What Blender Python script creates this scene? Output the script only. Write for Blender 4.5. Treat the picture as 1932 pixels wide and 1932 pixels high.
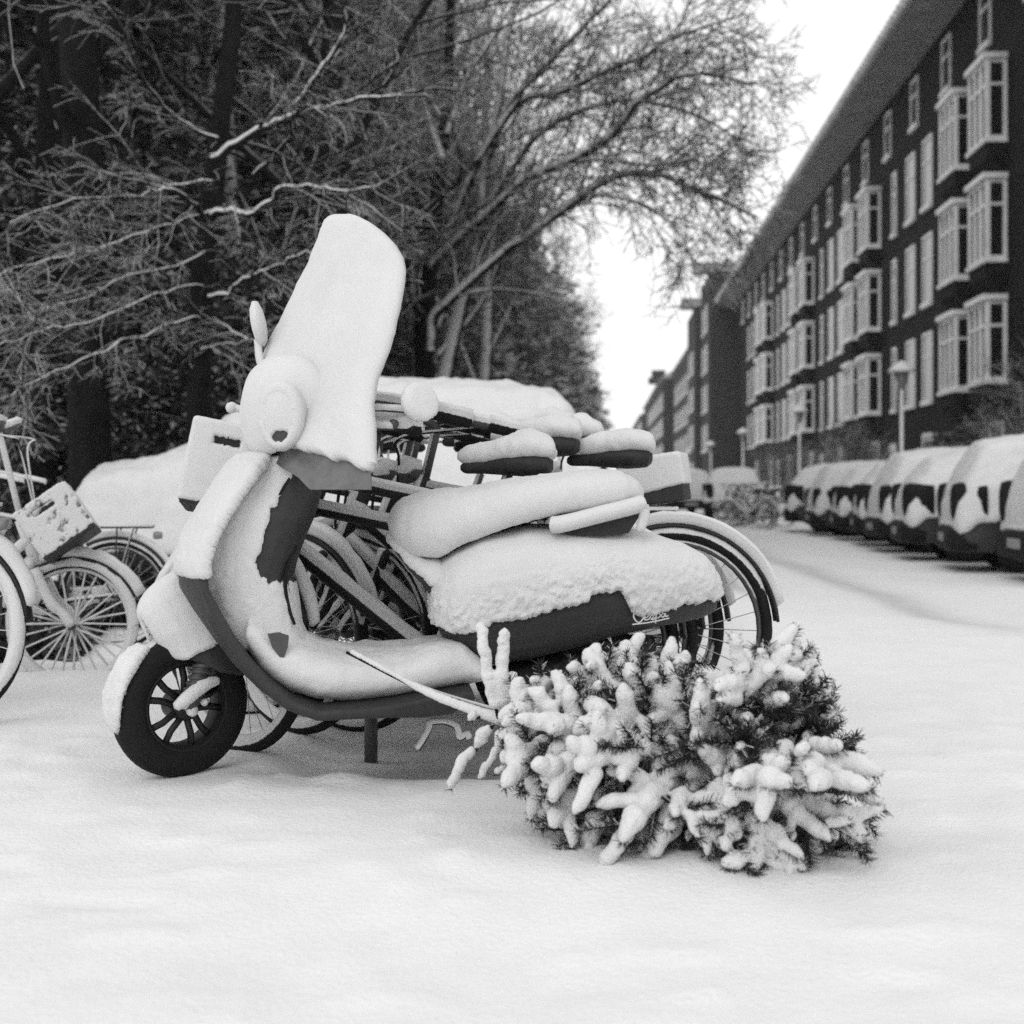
import bpy, bmesh, math, random
import numpy as np
from mathutils import Vector, Matrix

# ------------------------------------------------------------------ camera, sky, sun, exposure
for o in list(bpy.data.objects):
    bpy.data.objects.remove(o)
scene = bpy.context.scene
COL = scene.collection
CX, HY, F, EYE = 966.0, 918.0, 2760.0, 0.85      # photo measured on a 1932 px square
cam_d = bpy.data.cameras.new("camera")
cam = bpy.data.objects.new("camera", cam_d)
COL.objects.link(cam)
cam.location = (0, 0, EYE)
cam.rotation_euler = (math.radians(90), 0, 0)
cam_d.sensor_width = 56.0
cam_d.lens = 80.0
cam_d.shift_y = -(966.0 - HY) / 1932.0
cam_d.clip_start = 0.1
cam_d.clip_end = 3000
cam_d.dof.use_dof = True
cam_d.dof.focus_distance = 4.4
cam_d.dof.aperture_fstop = 5.0
scene.camera = cam

world = bpy.data.worlds.new("World")
scene.world = world
world.use_nodes = True
wn = world.node_tree
wn.nodes.clear()
w_out = wn.nodes.new("ShaderNodeOutputWorld")
w_bg = wn.nodes.new("ShaderNodeBackground")
w_sky = wn.nodes.new("ShaderNodeTexSky")
w_sky.sky_type = 'NISHITA'
w_sky.sun_disc = False
w_sky.sun_elevation = math.radians(38)
w_sky.sun_rotation = math.radians(200)
w_sky.air_density = 1.0
w_sky.dust_density = 1.0
w_sky.ozone_density = 1.0
w_hsv = wn.nodes.new("ShaderNodeHueSaturation")   # the film is black and white
w_hsv.inputs['Saturation'].default_value = 0.0
w_gam = wn.nodes.new("ShaderNodeGamma")           # overcast: the sky's own gradient is flattened
w_gam.inputs['Gamma'].default_value = 0.12
w_mul = wn.nodes.new("ShaderNodeVectorMath")
w_mul.operation = 'SCALE'
w_mul.inputs['Scale'].default_value = 7.9
w_bg.inputs['Strength'].default_value = 0.12
wn.links.new(w_sky.outputs[0], w_hsv.inputs['Color'])
wn.links.new(w_hsv.outputs[0], w_gam.inputs['Color'])
wn.links.new(w_gam.outputs[0], w_mul.inputs[0])
wn.links.new(w_mul.outputs[0], w_bg.inputs['Color'])
wn.links.new(w_bg.outputs[0], w_out.inputs['Surface'])

sun_d = bpy.data.lights.new("sun", 'SUN')
sun_d.energy = 0.8
sun_d.angle = math.radians(30)
sun_o = bpy.data.objects.new("sun", sun_d)
COL.objects.link(sun_o)
sun_o.location = (0, -5, 30)
sun_o.rotation_euler = (math.radians(52), 0, math.radians(-20))

vs = scene.view_settings
scene.display_settings.display_device = 'sRGB'
vs.view_transform = 'Standard'
vs.look = 'None'
vs.exposure = 0.0
vs.gamma = 1.0
vs.use_curve_mapping = False
scene.render.engine = 'CYCLES'
scene.cycles.use_denoising = False
scene.cycles.max_bounces = 6
scene.cycles.diffuse_bounces = 4
scene.cycles.glossy_bounces = 3
scene.cycles.transparent_max_bounces = 8
scene.cycles.volume_bounces = 0

# ------------------------------------------------------------------ helpers
rng = random.Random(7)
WIND = np.array([-0.22, -0.58, 0.80]); WIND = WIND / np.linalg.norm(WIND)


def P(px, py, Y):
    return np.array([(px - CX) * Y / F, Y, EYE + (HY - py) * Y / F])


def _hash(ix, iy, iz, seed):
    h = (ix * 374761393 + iy * 668265263 + iz * 2147483647 + seed * 974634777) & 0xFFFFFFFF
    h = (h ^ (h >> 13)) * 1274126177 & 0xFFFFFFFF
    h = (h ^ (h >> 16)) & 0xFFFF
    return h / 32767.5 - 1.0


def vnoise(Q, freq, seed=0):
    Q = np.asarray(Q, float) * freq
    I = np.floor(Q).astype(np.int64)
    f = Q - I
    f = f * f * (3 - 2 * f)
    out = 0
    for dx in (0, 1):
        wx = f[:, 0] if dx else 1 - f[:, 0]
        for dy in (0, 1):
            wy = f[:, 1] if dy else 1 - f[:, 1]
            for dz in (0, 1):
                wz = f[:, 2] if dz else 1 - f[:, 2]
                out = out + wx * wy * wz * _hash(I[:, 0] + dx, I[:, 1] + dy, I[:, 2] + dz, seed)
    return out


def fbm(Q, freq, octv=3, seed=0):
    s, a, t = 0, 1.0, 0
    for k in range(octv):
        s = s + a * vnoise(Q, freq * 2 ** k, seed + k * 17)
        t += a
        a *= 0.5
    return s / t


def sstep(a, b, x):
    t = np.clip((x - a) / (b - a), 0, 1)
    return t * t * (3 - 2 * t)


def unit(v):
    v = np.asarray(v, float)
    return v / (np.linalg.norm(v) + 1e-12)


def cr(pts, n=6):
    """Catmull-Rom through the points (any dimension)."""
    pts = [np.asarray(p, float) for p in pts]
    if len(pts) < 3:
        return [pts[0] + (pts[-1] - pts[0]) * i / n for i in range(n + 1)]
    q = [2 * pts[0] - pts[1]] + pts + [2 * pts[-1] - pts[-2]]
    out = []
    for i in range(1, len(q) - 2):
        a, b, c, d = q[i - 1], q[i], q[i + 1], q[i + 2]
        for k in range(n):
            t = k / n
            out.append(0.5 * ((2 * b) + (-a + c) * t + (2 * a - 5 * b + 4 * c - d) * t * t + (-a + 3 * b - 3 * c + d) * t ** 3))
    out.append(pts[-1])
    return out


# ------------------------------------------------------------------ materials (all greys: black and white film)
def nodes_of(name):
    m = bpy.data.materials.new(name)
    m.use_nodes = True
    nt = m.node_tree
    nt.nodes.clear()
    out = nt.nodes.new("ShaderNodeOutputMaterial")
    return m, nt, out


def g(v):
    return (v, v, v, 1)


def noise_node(nt, scale, detail=3, rough=0.6):
    tc = nt.nodes.new("ShaderNodeTexCoord")
    n = nt.nodes.new("ShaderNodeTexNoise")
    n.inputs['Scale'].default_value = scale
    n.inputs['Detail'].default_value = detail
    n.inputs['Roughness'].default_value = rough
    nt.links.new(tc.outputs['Object'], n.inputs['Vector'])
    return n


def math_node(nt, op, a, b=None, clamp=False):
    n = nt.nodes.new("ShaderNodeMath")
    n.operation = op
    n.use_clamp = clamp
    for i, v in enumerate((a, b)):
        if v is None:
            continue
        if isinstance(v, (int, float)):
            n.inputs[i].default_value = v
        else:
            nt.links.new(v, n.inputs[i])
    return n.outputs[0]


def ramp_node(nt, fac, lo, hi, clo=0.0, chi=1.0):
    n = nt.nodes.new("ShaderNodeMapRange")
    n.clamp = True
    n.inputs['From Min'].default_value = lo
    n.inputs['From Max'].default_value = hi
    n.inputs['To Min'].default_value = clo
    n.inputs['To Max'].default_value = chi
    nt.links.new(fac, n.inputs['Value'])
    return n.outputs[0]


def snow_bsdf(nt, alb=0.68, bump=0.35, fine=260.0):
    b = nt.nodes.new("ShaderNodeBsdfPrincipled")
    n1 = noise_node(nt, 5.0, 4)
    col = nt.nodes.new("ShaderNodeCombineColor")
    v = ramp_node(nt, n1.outputs['Fac'], 0.3, 0.7, alb - 0.035, alb + 0.015)
    for k in range(3):
        nt.links.new(v, col.inputs[k])
    nt.links.new(col.outputs[0], b.inputs['Base Color'])
    b.inputs['Roughness'].default_value = 0.9
    b.inputs['Specular IOR Level'].default_value = 0.15
    n2 = noise_node(nt, fine, 3, 0.7)
    bp = nt.nodes.new("ShaderNodeBump")
    bp.inputs['Strength'].default_value = min(1.0, bump * 1.9)
    bp.inputs['Distance'].default_value = 0.006
    nt.links.new(n2.outputs['Fac'], bp.inputs['Height'])
    nt.links.new(bp.outputs[0], b.inputs['Normal'])
    return b


def plain_bsdf(nt, v, rough=0.5, spec=0.4, var=0.25, scale=20.0, metal=0.0):
    b = nt.nodes.new("ShaderNodeBsdfPrincipled")
    n1 = noise_node(nt, scale, 4)
    val = ramp_node(nt, n1.outputs['Fac'], 0.3, 0.7, v * (1 - var), v * (1 + var))
    col = nt.nodes.new("ShaderNodeCombineColor")
    for k in range(3):
        nt.links.new(val, col.inputs[k])
    nt.links.new(col.outputs[0], b.inputs['Base Color'])
    b.inputs['Roughness'].default_value = rough
    b.inputs['Specular IOR Level'].default_value = spec
    b.inputs['Metallic'].default_value = metal
    return b


def mat_plain(name, v, rough=0.5, spec=0.4, var=0.25, scale=20.0, metal=0.0):
    m, nt, out = nodes_of(name)
    nt.links.new(plain_bsdf(nt, v, rough, spec, var, scale, metal).outputs[0], out.inputs['Surface'])
    return m


def mat_snow(name, alb=0.68, bump=0.35, fine=260.0):
    m, nt, out = nodes_of(name)
    nt.links.new(snow_bsdf(nt, alb, bump, fine).outputs[0], out.inputs['Surface'])
    return m


def mat_mix(name, v, rough=0.45, spec=0.4, grain=120.0, soft=0.10, jitter=0.5, var=0.2, metal=0.0):
    """Paint or metal where the mesh attribute 'snow' is low, snow where it is high, with a crumbly border."""
    m, nt, out = nodes_of(name)
    a = nt.nodes.new("ShaderNodeAttribute")
    a.attribute_name = 'snow'
    n = noise_node(nt, grain, 4, 0.7)
    j = math_node(nt, 'MULTIPLY', math_node(nt, 'SUBTRACT', n.outputs['Fac'], 0.5), jitter)
    s = math_node(nt, 'ADD', a.outputs['Fac'], j)
    f = ramp_node(nt, s, 0.42 - soft, 0.42 + soft)
    mix = nt.nodes.new("ShaderNodeMixShader")
    nt.links.new(f, mix.inputs[0])
    nt.links.new(plain_bsdf(nt, v, rough, spec, var, 25.0, metal).outputs[0], mix.inputs[1])
    nt.links.new(snow_bsdf(nt).outputs[0], mix.inputs[2])
    nt.links.new(mix.outputs[0], out.inputs['Surface'])
    return m


def mat_up(name, v, lo=0.25, hi=0.5, snow=0.7, grain=6.0, jit=0.8, wind=0.0, rough=0.9, zbias=0.0):
    """Bark, needles or masonry with snow lying on whatever faces up (and towards the wind)."""
    m, nt, out = nodes_of(name)
    ge = nt.nodes.new("ShaderNodeNewGeometry")
    dp = nt.nodes.new("ShaderNodeVectorMath")
    dp.operation = 'DOT_PRODUCT'
    nt.links.new(ge.outputs['Normal'], dp.inputs[0])
    dp.inputs[1].default_value = tuple(unit([-0.3 * wind, -1.0 * wind, 1.0]))
    n = noise_node(nt, grain, 4, 0.7)
    j = math_node(nt, 'MULTIPLY', math_node(nt, 'SUBTRACT', n.outputs['Fac'], 0.5), jit)
    s = math_node(nt, 'ADD', dp.outputs['Value'], j)
    f = ramp_node(nt, s, lo, hi)
    b = nt.nodes.new("ShaderNodeBsdfPrincipled")
    n3 = noise_node(nt, 9.0, 3)
    base = ramp_node(nt, n3.outputs['Fac'], 0.3, 0.7, v * 0.6, v * 1.4)
    mx = nt.nodes.new("ShaderNodeMix")
    mx.data_type = 'FLOAT'
    nt.links.new(f, mx.inputs[0])
    nt.links.new(base, mx.inputs[2])
    mx.inputs[3].default_value = snow
    col = nt.nodes.new("ShaderNodeCombineColor")
    for k in range(3):
        nt.links.new(mx.outputs[0], col.inputs[k])
    nt.links.new(col.outputs[0], b.inputs['Base Color'])
    b.inputs['Roughness'].default_value = rough
    b.inputs['Specular IOR Level'].default_value = 0.1
    nt.links.new(b.outputs[0], out.inputs['Surface'])
    return m


def mat_brick(name, v):
    m, nt, out = nodes_of(name)
    tc = nt.nodes.new("ShaderNodeTexCoord")
    mp = nt.nodes.new("ShaderNodeMapping")
    mp.inputs['Rotation'].default_value = (math.radians(90), 0, 0)
    br = nt.nodes.new("ShaderNodeTexBrick")
    br.inputs['Scale'].default_value = 4.0
    br.inputs['Color1'].default_value = g(v * 0.8)
    br.inputs['Color2'].default_value = g(v * 1.25)
    br.inputs['Mortar'].default_value = g(v * 1.5)
    br.inputs['Mortar Size'].default_value = 0.02
    nt.links.new(tc.outputs['Object'], mp.inputs[0])
    nt.links.new(mp.outputs[0], br.inputs['Vector'])
    b = nt.nodes.new("ShaderNodeBsdfPrincipled")
    b.inputs['Roughness'].default_value = 0.95
    b.inputs['Specular IOR Level'].default_value = 0.1
    nt.links.new(br.outputs['Color'], b.inputs['Base Color'])
    nt.links.new(b.outputs[0], out.inputs['Surface'])
    return m


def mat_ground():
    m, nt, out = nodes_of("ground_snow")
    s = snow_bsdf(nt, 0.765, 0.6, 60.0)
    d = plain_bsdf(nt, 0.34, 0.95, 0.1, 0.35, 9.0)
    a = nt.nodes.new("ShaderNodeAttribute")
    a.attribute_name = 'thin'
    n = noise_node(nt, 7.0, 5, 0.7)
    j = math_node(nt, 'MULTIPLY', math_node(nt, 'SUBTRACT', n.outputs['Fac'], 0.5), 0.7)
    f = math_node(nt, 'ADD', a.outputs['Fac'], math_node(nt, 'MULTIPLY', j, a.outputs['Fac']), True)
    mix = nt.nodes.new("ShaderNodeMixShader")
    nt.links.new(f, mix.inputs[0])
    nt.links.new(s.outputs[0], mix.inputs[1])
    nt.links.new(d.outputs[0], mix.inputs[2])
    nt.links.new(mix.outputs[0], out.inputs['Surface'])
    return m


M = {}
M['snow'] = mat_snow("snow")
M['snow_blob'] = mat_snow("needle_snow", 0.72, 0.6, 150.0)
M['paint'] = mat_mix("scooter_paint", 0.030, 0.55, 0.3, 90.0, 0.05, 0.55, 0.12)
M['paint_black'] = mat_mix("black_paint", 0.012, 0.5, 0.3, 140.0, 0.05, 0.22)
M['rubber'] = mat_mix("rubber", 0.010, 0.8, 0.2, 90.0, 0.05, 0.4)
M['steel'] = mat_mix("dull_steel", 0.05, 0.5, 0.5, 120.0, 0.06, 0.35)
M['leather'] = mat_mix("black_saddle", 0.02, 0.6, 0.3, 90.0, 0.05, 0.4)
M['crate'] = mat_mix("dark_crate", 0.03, 0.7, 0.3, 60.0, 0.12, 0.9)
M['carpaint'] = mat_mix("car_paint", 0.03, 0.35, 0.5, 9.0, 0.06, 0.5)
M['screen'] = mat_mix("screen_plastic", 0.11, 0.3, 0.5, 40.0, 0.04, 0.35)
M['light_metal'] = mat_plain("bright_metal", 0.62, 0.45, 0.5, 0.1)
M['lens'] = mat_plain("lamp_lens", 0.18, 0.25, 0.6, 0.2)
M['bark'] = mat_up("bark", 0.014, 0.10, 0.35, 0.66, 5.0, 0.45, 0.35)
M['twig'] = mat_up("twig_bark", 0.022, 0.35, 0.7, 0.55, 3.0, 0.7, 0.2)
M['bark_plastered'] = mat_up("windward_bark", 0.016, 0.22, 0.5, 0.60, 5.0, 0.55, 0.75)
M['twig_pale'] = mat_up("pale_twig", 0.03, -0.1, 0.4, 0.60, 3.0, 0.8, 0.4)
M['bark_dark'] = mat_up("dark_bark", 0.010, 0.55, 0.95, 0.5, 4.0, 0.6, 0.1)
M['twig_dark'] = mat_up("dark_twig", 0.018, 0.25, 0.7, 0.55, 3.0, 0.8, 0.15)
M['needle'] = mat_plain("needles", 0.028, 0.8, 0.15, 0.5, 4.0)
M['needle_hazed'] = mat_plain("hazed_needles", 0.10, 0.9, 0.1, 0.5, 4.0)  # lightened: the haze of distance is painted into the needle colour
M['needle_xmas'] = mat_plain("tree_needles", 0.035, 0.8, 0.15, 0.6, 30.0)  # needles of the christmas tree
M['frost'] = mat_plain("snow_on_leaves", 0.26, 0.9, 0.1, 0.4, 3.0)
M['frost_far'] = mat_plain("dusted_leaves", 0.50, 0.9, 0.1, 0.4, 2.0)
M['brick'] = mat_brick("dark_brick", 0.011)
M['brick_hazed'] = mat_brick("hazed_brick", 0.035)  # paler than the near brick, distance haze put into its colour
M['trim'] = mat_plain("white_frame_paint", 0.70, 0.6, 0.2, 0.15, 2.0)
M['soffit'] = mat_plain("soffit_boards", 0.30, 0.85, 0.1, 0.25, 3.0)
M['gutter'] = mat_plain("gutter_zinc", 0.42, 0.7, 0.2, 0.3, 2.0)
M['glass'] = mat_plain("window_glass", 0.012, 0.06, 0.55, 0.1, 1.0)
M['curtain'] = mat_plain("curtain", 0.30, 0.9, 0.1, 0.35, 1.5)
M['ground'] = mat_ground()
M['lamp_pole'] = mat_up("lamp_pole_paint", 0.22, 0.0, 0.5, 0.75, 3.0, 0.3, 0.6)


# ------------------------------------------------------------------ mesh builder
class MB:
    SOFT = True
    def __init__(self):
        self.v, self.f, self.s, self.m = [], [], [], []
        self.soft = MB.SOFT
        self.n = 0

    def add(self, V, Fc, snow=None, mat=0):
        V = np.asarray(V, float)
        k = len(V)
        self.v.append(V)
        self.s.append(np.zeros(k) if snow is None else np.asarray(snow, float))
        o = self.n
        for f in Fc:
            self.f.append([i + o for i in f])
            self.m.append(mat)
        self.n += k

    def tube(self, pts, r, seg=8, t=0.0, wind=None, mat=0, caps=True, lump=0.25, flat=None):
        pts = np.array(pts, float)
        n = len(pts)
        r = np.full(n, r) if np.isscalar(r) else np.interp(np.linspace(0, 1, n), np.linspace(0, 1, len(r)), r)
        T = np.gradient(pts, axis=0)
        T /= np.linalg.norm(T, axis=1)[:, None] + 1e-12
        ref = np.array([0, 0, 1.0]) if abs(T[0][2]) < 0.9 else np.array([1.0, 0, 0])
        N = np.zeros_like(pts)
        a = np.cross(T[0], ref)
        N[0] = a / np.linalg.norm(a)
        for i in range(1, n):
            a = N[i - 1] - T[i] * N[i - 1].dot(T[i])
            N[i] = a / (np.linalg.norm(a) + 1e-12)
        B = np.cross(T, N)
        ang = np.arange(seg) * 2 * math.pi / seg
        D = np.cos(ang)[None, :, None] * N[:, None, :] + np.sin(ang)[None, :, None] * B[:, None, :]
        sn = np.zeros((n, seg))
        rad = np.repeat(r[:, None], seg, 1)
        if t > 0:
            w = WIND if wind is None else wind
            mk = sstep(-0.12, 0.42, D @ w) if wind is None or getattr(self, 'soft', True) else sstep(.10, .50, D @ w)
            if lump:
                base = pts[:, None, :] + D * 0.01
                nz = fbm(base.reshape(-1, 3), 22.0, 2, 5).reshape(n, seg)
                mk = mk * (1 + lump * nz)
            sn = mk
            rad = rad + t * mk
        V = pts[:, None, :] + D * rad[:, :, None]
        if t > 0:
            V = V + (t * 0.25 * np.clip(sn, 0, 1))[:, :, None] * np.array([0, 0, 1.0])
        V = V.reshape(-1, 3)
        Fc = []
        for i in range(n - 1):
            for k in range(seg):
                k2 = (k + 1) % seg
                Fc.append([i * seg + k, i * seg + k2, (i + 1) * seg + k2, (i + 1) * seg + k])
        sn = sn.reshape(-1)
        if caps:
            V = np.vstack([V, pts[0] - T[0] * r[0] * 0.5, pts[-1] + T[-1] * r[-1] * 0.5])
            sn = np.append(sn, [sn[:seg].mean(), sn[-seg:].mean()])
            a, b = n * seg, n * seg + 1
            for k in range(seg):
                k2 = (k + 1) % seg
                Fc.append([a, k2, k])
                Fc.append([b, (n - 1) * seg + k, (n - 1) * seg + k2])
        self.add(V, Fc, sn, mat)

    def box(self, c, size, rot=None, mat=0, snow=0.0):
        hx, hy, hz = [s / 2 for s in size]
        V = np.array([[x, y, z] for x in (-hx, hx) for y in (-hy, hy) for z in (-hz, hz)])
        if rot is not None:
            V = V @ np.asarray(rot).T
        V = V + np.asarray(c)
        Fc = [[0, 1, 3, 2], [4, 6, 7, 5], [0, 4, 5, 1], [2, 3, 7, 6], [0, 2, 6, 4], [1, 5, 7, 3]]
        self.add(V, Fc, np.full(8, snow), mat)

    def loft(self, rings, mat=0, snow=0.0, close=True):
        k = len(rings[0])
        V = np.vstack([np.asarray(r, float) for r in rings])
        n = len(rings)
        Fc = []
        for i in range(n - 1):
            for j in range(k):
                j2 = (j + 1) % k
                Fc.append([i * k + j, i * k + j2, (i + 1) * k + j2, (i + 1) * k + j])
        if close:
            V = np.vstack([V, np.mean(rings[0], axis=0), np.mean(rings[-1], axis=0)])
            a, b = n * k, n * k + 1
            for j in range(k):
                j2 = (j + 1) % k
                Fc.append([a, j2, j])
                Fc.append([b, (n - 1) * k + j, (n - 1) * k + j2])
        self.add(V, Fc, np.full(len(V), snow), mat)

    def prism(self, poly, d0, d1, mat=0, snow=0.0):
        """poly: list of 3-D points of a planar outline, swept from offset d0 to d1."""
        A = np.asarray(poly, float) + np.asarray(d0)
        Bq = np.asarray(poly, float) + np.asarray(d1)
        k = len(A)
        V = np.vstack([A, Bq])
        Fc = [list(range(k))[::-1], [k + i for i in range(k)]]
        for i in range(k):
            j = (i + 1) % k
            Fc.append([i, j, k + j, k + i])
        self.add(V, Fc, np.full(2 * k, snow), mat)

    def disc(self, c, axis, prof, seg=28, mat=0, t=0.0, wind=None, close=True):
        """revolve profile [(radius, offset along axis)] about axis through c"""
        axis = unit(axis)
        ref = np.array([0, 0, 1.0]) if abs(axis[2]) < 0.9 else np.array([1.0, 0, 0])
        a = unit(np.cross(axis, ref))
        b = np.cross(axis, a)
        rings = []
        for r, h in prof:
            ring = [c + axis * h + r * (math.cos(q) * a + math.sin(q) * b) for q in np.arange(seg) * 2 * math.pi / seg]
            rings.append(ring)
        self.loft(rings, mat, 0.0, close)

    def build(self, name, mats, parent=None, smooth=True, tag_=None):
        me = bpy.data.meshes.new(name)
        V = np.vstack(self.v)
        if parent is not None:
            V = V - np.array(world_loc(parent))
        me.from_pydata(V.tolist(), [], self.f)
        if not isinstance(mats, (list, tuple)):
            mats = [mats]
        for m_ in mats:
            me.materials.append(m_)
        if len(mats) > 1:
            me.polygons.foreach_set('material_index', self.m)
        at = me.attributes.new('snow', 'FLOAT', 'POINT')
        at.data.foreach_set('value', np.concatenate(self.s).astype(np.float32))
        if smooth:
            me.polygons.foreach_set('use_smooth', [True] * len(me.polygons))
        me.update()
        o = bpy.data.objects.new(name, me)
        COL.objects.link(o)
        if parent is not None:
            o.parent = parent
        return o


def world_loc(o):
    v = Vector((0, 0, 0))
    while o is not None:
        v += o.location
        o = o.parent
    return v


def tag(o, label=None, cat=None, group=None, kind=None):
    if label: o['label'] = label
    if cat: o['category'] = cat
    if group: o['group'] = group
    if kind: o['kind'] = kind
    return o


def thing(name, loc, label, cat, group=None, rz=0.0):
    o = bpy.data.objects.new(name, None)
    o.empty_display_size = 0.2
    COL.objects.link(o)
    o.location = tuple(float(c) for c in loc)
    o.rotation_euler = (0, 0, rz)
    return tag(o, label, cat, group)


def children_of(o):
    return [c for c in bpy.data.objects if c.parent == o]


def copy_tree(o, parent=None, kids=None):
    if kids is None:
        kids = {}
        for c in bpy.data.objects:
            if c.parent is not None:
                kids.setdefault(c.parent.name, []).append(c)
    c = o.copy()
    COL.objects.link(c)
    if parent is not None:
        c.parent = parent
    for ch in kids.get(o.name, []):
        copy_tree(ch, c, kids)
    return c


def densify(o, voxel=0.008, smooth=4, sub=0):
    """Fuse the pieces of a mesh into one skin (voxel remesh) and relax it."""
    if sub:
        md = o.modifiers.new('s', 'SUBSURF'); md.levels = sub; md.render_levels = sub
    md = o.modifiers.new('r', 'REMESH'); md.mode = 'VOXEL'; md.voxel_size = voxel; md.use_smooth_shade = True
    if smooth:
        md = o.modifiers.new('m', 'SMOOTH'); md.factor = 0.5; md.iterations = smooth
    bpy.context.view_layer.update()
    dg = bpy.context.evaluated_depsgraph_get()
    me = bpy.data.meshes.new_from_object(o.evaluated_get(dg))
    mats = [m_ for m_ in o.data.materials]
    old = o.data
    o.modifiers.clear()
    me.materials.clear()
    for m_ in mats:
        me.materials.append(m_)
    o.data = me
    bpy.data.meshes.remove(old)
    me.polygons.foreach_set('use_smooth', [True] * len(me.polygons))
    return o


def snowify(o, t=0.02, mask=None, lo=-0.05, hi=0.3, jit=0.25, freq=25.0, lump=0.25, off=(0, 0, 0), clump=0.0, cf=70.0, wind=None):
    """Pile snow on a dense mesh: vertices that the wind reached are pushed out and marked in the 'snow' attribute."""
    me = o.data
    n = len(me.vertices)
    V = np.empty(n * 3); me.vertices.foreach_get('co', V); V = V.reshape(-1, 3)
    N = np.empty(n * 3); me.vertices.foreach_get('normal', N); N = N.reshape(-1, 3)
    base = np.array(world_loc(o))
    W = V + base
    w = WIND if wind is None else wind
    d = N @ w + jit * fbm(W, freq, 3, 3)
    mk = sstep(lo, hi, d)
    if mask is not None:
        mk = mk * 0 + mask(W, N, mk)
    mk = np.clip(mk, 0, 1)
    th = t * sstep(0.25, 0.8, mk) * (1 + lump * fbm(W, 9.0, 2, 8))
    if clump:
        th = th + clump * sstep(0.3, 0.6, mk) * np.clip(fbm(W, cf, 2, 21) + 0.15, 0, 1)
    Dn = N + np.array([0, 0, 0.35])
    V = V + Dn * th[:, None] + np.asarray(off) * mk[:, None]
    me.vertices.foreach_set('co', V.reshape(-1))
    if 'snow' in me.attributes:
        me.attributes.remove(me.attributes['snow'])
    at = me.attributes.new('snow', 'FLOAT', 'POINT')
    at.data.foreach_set('value', mk.astype(np.float32))
    me.update()
    return o


def superring(c, ax1, ax2, a, b, n=20, e=2.6):
    out = []
    for i in range(n):
        q = 2 * math.pi * i / n
        cs, sn = math.cos(q), math.sin(q)
        out.append(np.asarray(c) + ax1 * a * math.copysign(abs(cs) ** (2 / e), cs) + ax2 * b * math.copysign(abs(sn) ** (2 / e), sn))
    return out


# ------------------------------------------------------------------ ground
def graded(a, b, fine_a, fine_b, step, growth=1.16, cap=25.0):
    xs = list(np.arange(fine_a, fine_b + 1e-6, step))
    s, x = step, fine_b
    while x < b:
        s = min(s * growth, cap); x += s; xs.append(min(x, b))
    s, x = step, fine_a
    lo = []
    while x > a:
        s = min(s * growth, cap); x -= s; lo.append(max(x, a))
    return np.array(lo[::-1] + xs)


def ground_height(X, Y):
    Q = np.stack([X, Y, np.zeros_like(X)], 1)
    near = sstep(30, 8, Y)
    h = 0.020 * fbm(Q, 0.9, 3, 2) * (0.3 + near) + 0.006 * fbm(Q, 6.0, 3, 4) * near
    h += 0.004 * np.clip(fbm(Q, 2.6, 2, 40), 0.1, 1) * near * sstep(-2.5, 2.0, X) * 1.5
    # sheltered strip in the lee of the scooter and of the parked bicycles
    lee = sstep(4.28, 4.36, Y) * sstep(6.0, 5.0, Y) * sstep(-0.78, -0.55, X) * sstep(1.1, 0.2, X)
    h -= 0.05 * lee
    # bank of snow to the left under the small bicycle, drift against the fallen tree
    h += 0.05 * np.exp(-((X + 1.9) / 0.9) ** 2 - ((Y - 6.3) / 0.9) ** 2)
    h += 0.03 * np.exp(-((X - 0.5) / 0.6) ** 2 - ((Y - 3.25) / 0.3) ** 2)
    h += 0.022 * np.exp(-((X + 0.49) / 0.07) ** 2 - ((Y - 4.24) / 0.05) ** 2)
    h += 0.020 * np.clip(fbm(Q, 9.0, 2, 50) - .22, 0, 1) * near + .008 * fbm(Q, 2.2, 3, 71) * near + 0.006 * np.clip(fbm(Q, 3.2, 2, 60), -1, 0) * near
    for fx, fy, fa in ((1.35, 3.6, .3), (1.52, 4.15, .35), (1.30, 4.75, .2), (1.6, 5.3, .4), (-1.2, 3.3, 1.2), (-.85, 3.02, 1.3), (1.9, 6.4, .3), (1.75, 7.0, .3)):
        ca, sa = math.cos(fa), math.sin(fa)
        u_ = (X - fx) * ca + (Y - fy) * sa; v_ = -(X - fx) * sa + (Y - fy) * ca
        d2 = (u_ / .055) ** 2 + (v_ / .14) ** 2
        h += -0.012 * np.exp(-d2 * 1.2) + 0.005 * np.exp(-(np.sqrt(d2) - 1.5) ** 2 * 6)
    lat = X - 0.0594 * Y
    for c, w_, d_ in ((1.35, 0.20, 0.03), (2.55, 0.22, 0.025), (0.9, 0.25, 0.012)):
        h -= d_ * np.exp(-((lat - c - 0.1 * np.sin(Y * 0.21)) / w_) ** 2) * sstep(7.5, 11, Y)
    h -= 0.15 * sstep(0.8, 2.6, lat) * sstep(8, 12, Y)      # the roadway lies lower than the verge
    h += 0.12 * sstep(9.2, 9.4, lat) * sstep(9, 13, Y)
    return h, lee


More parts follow.
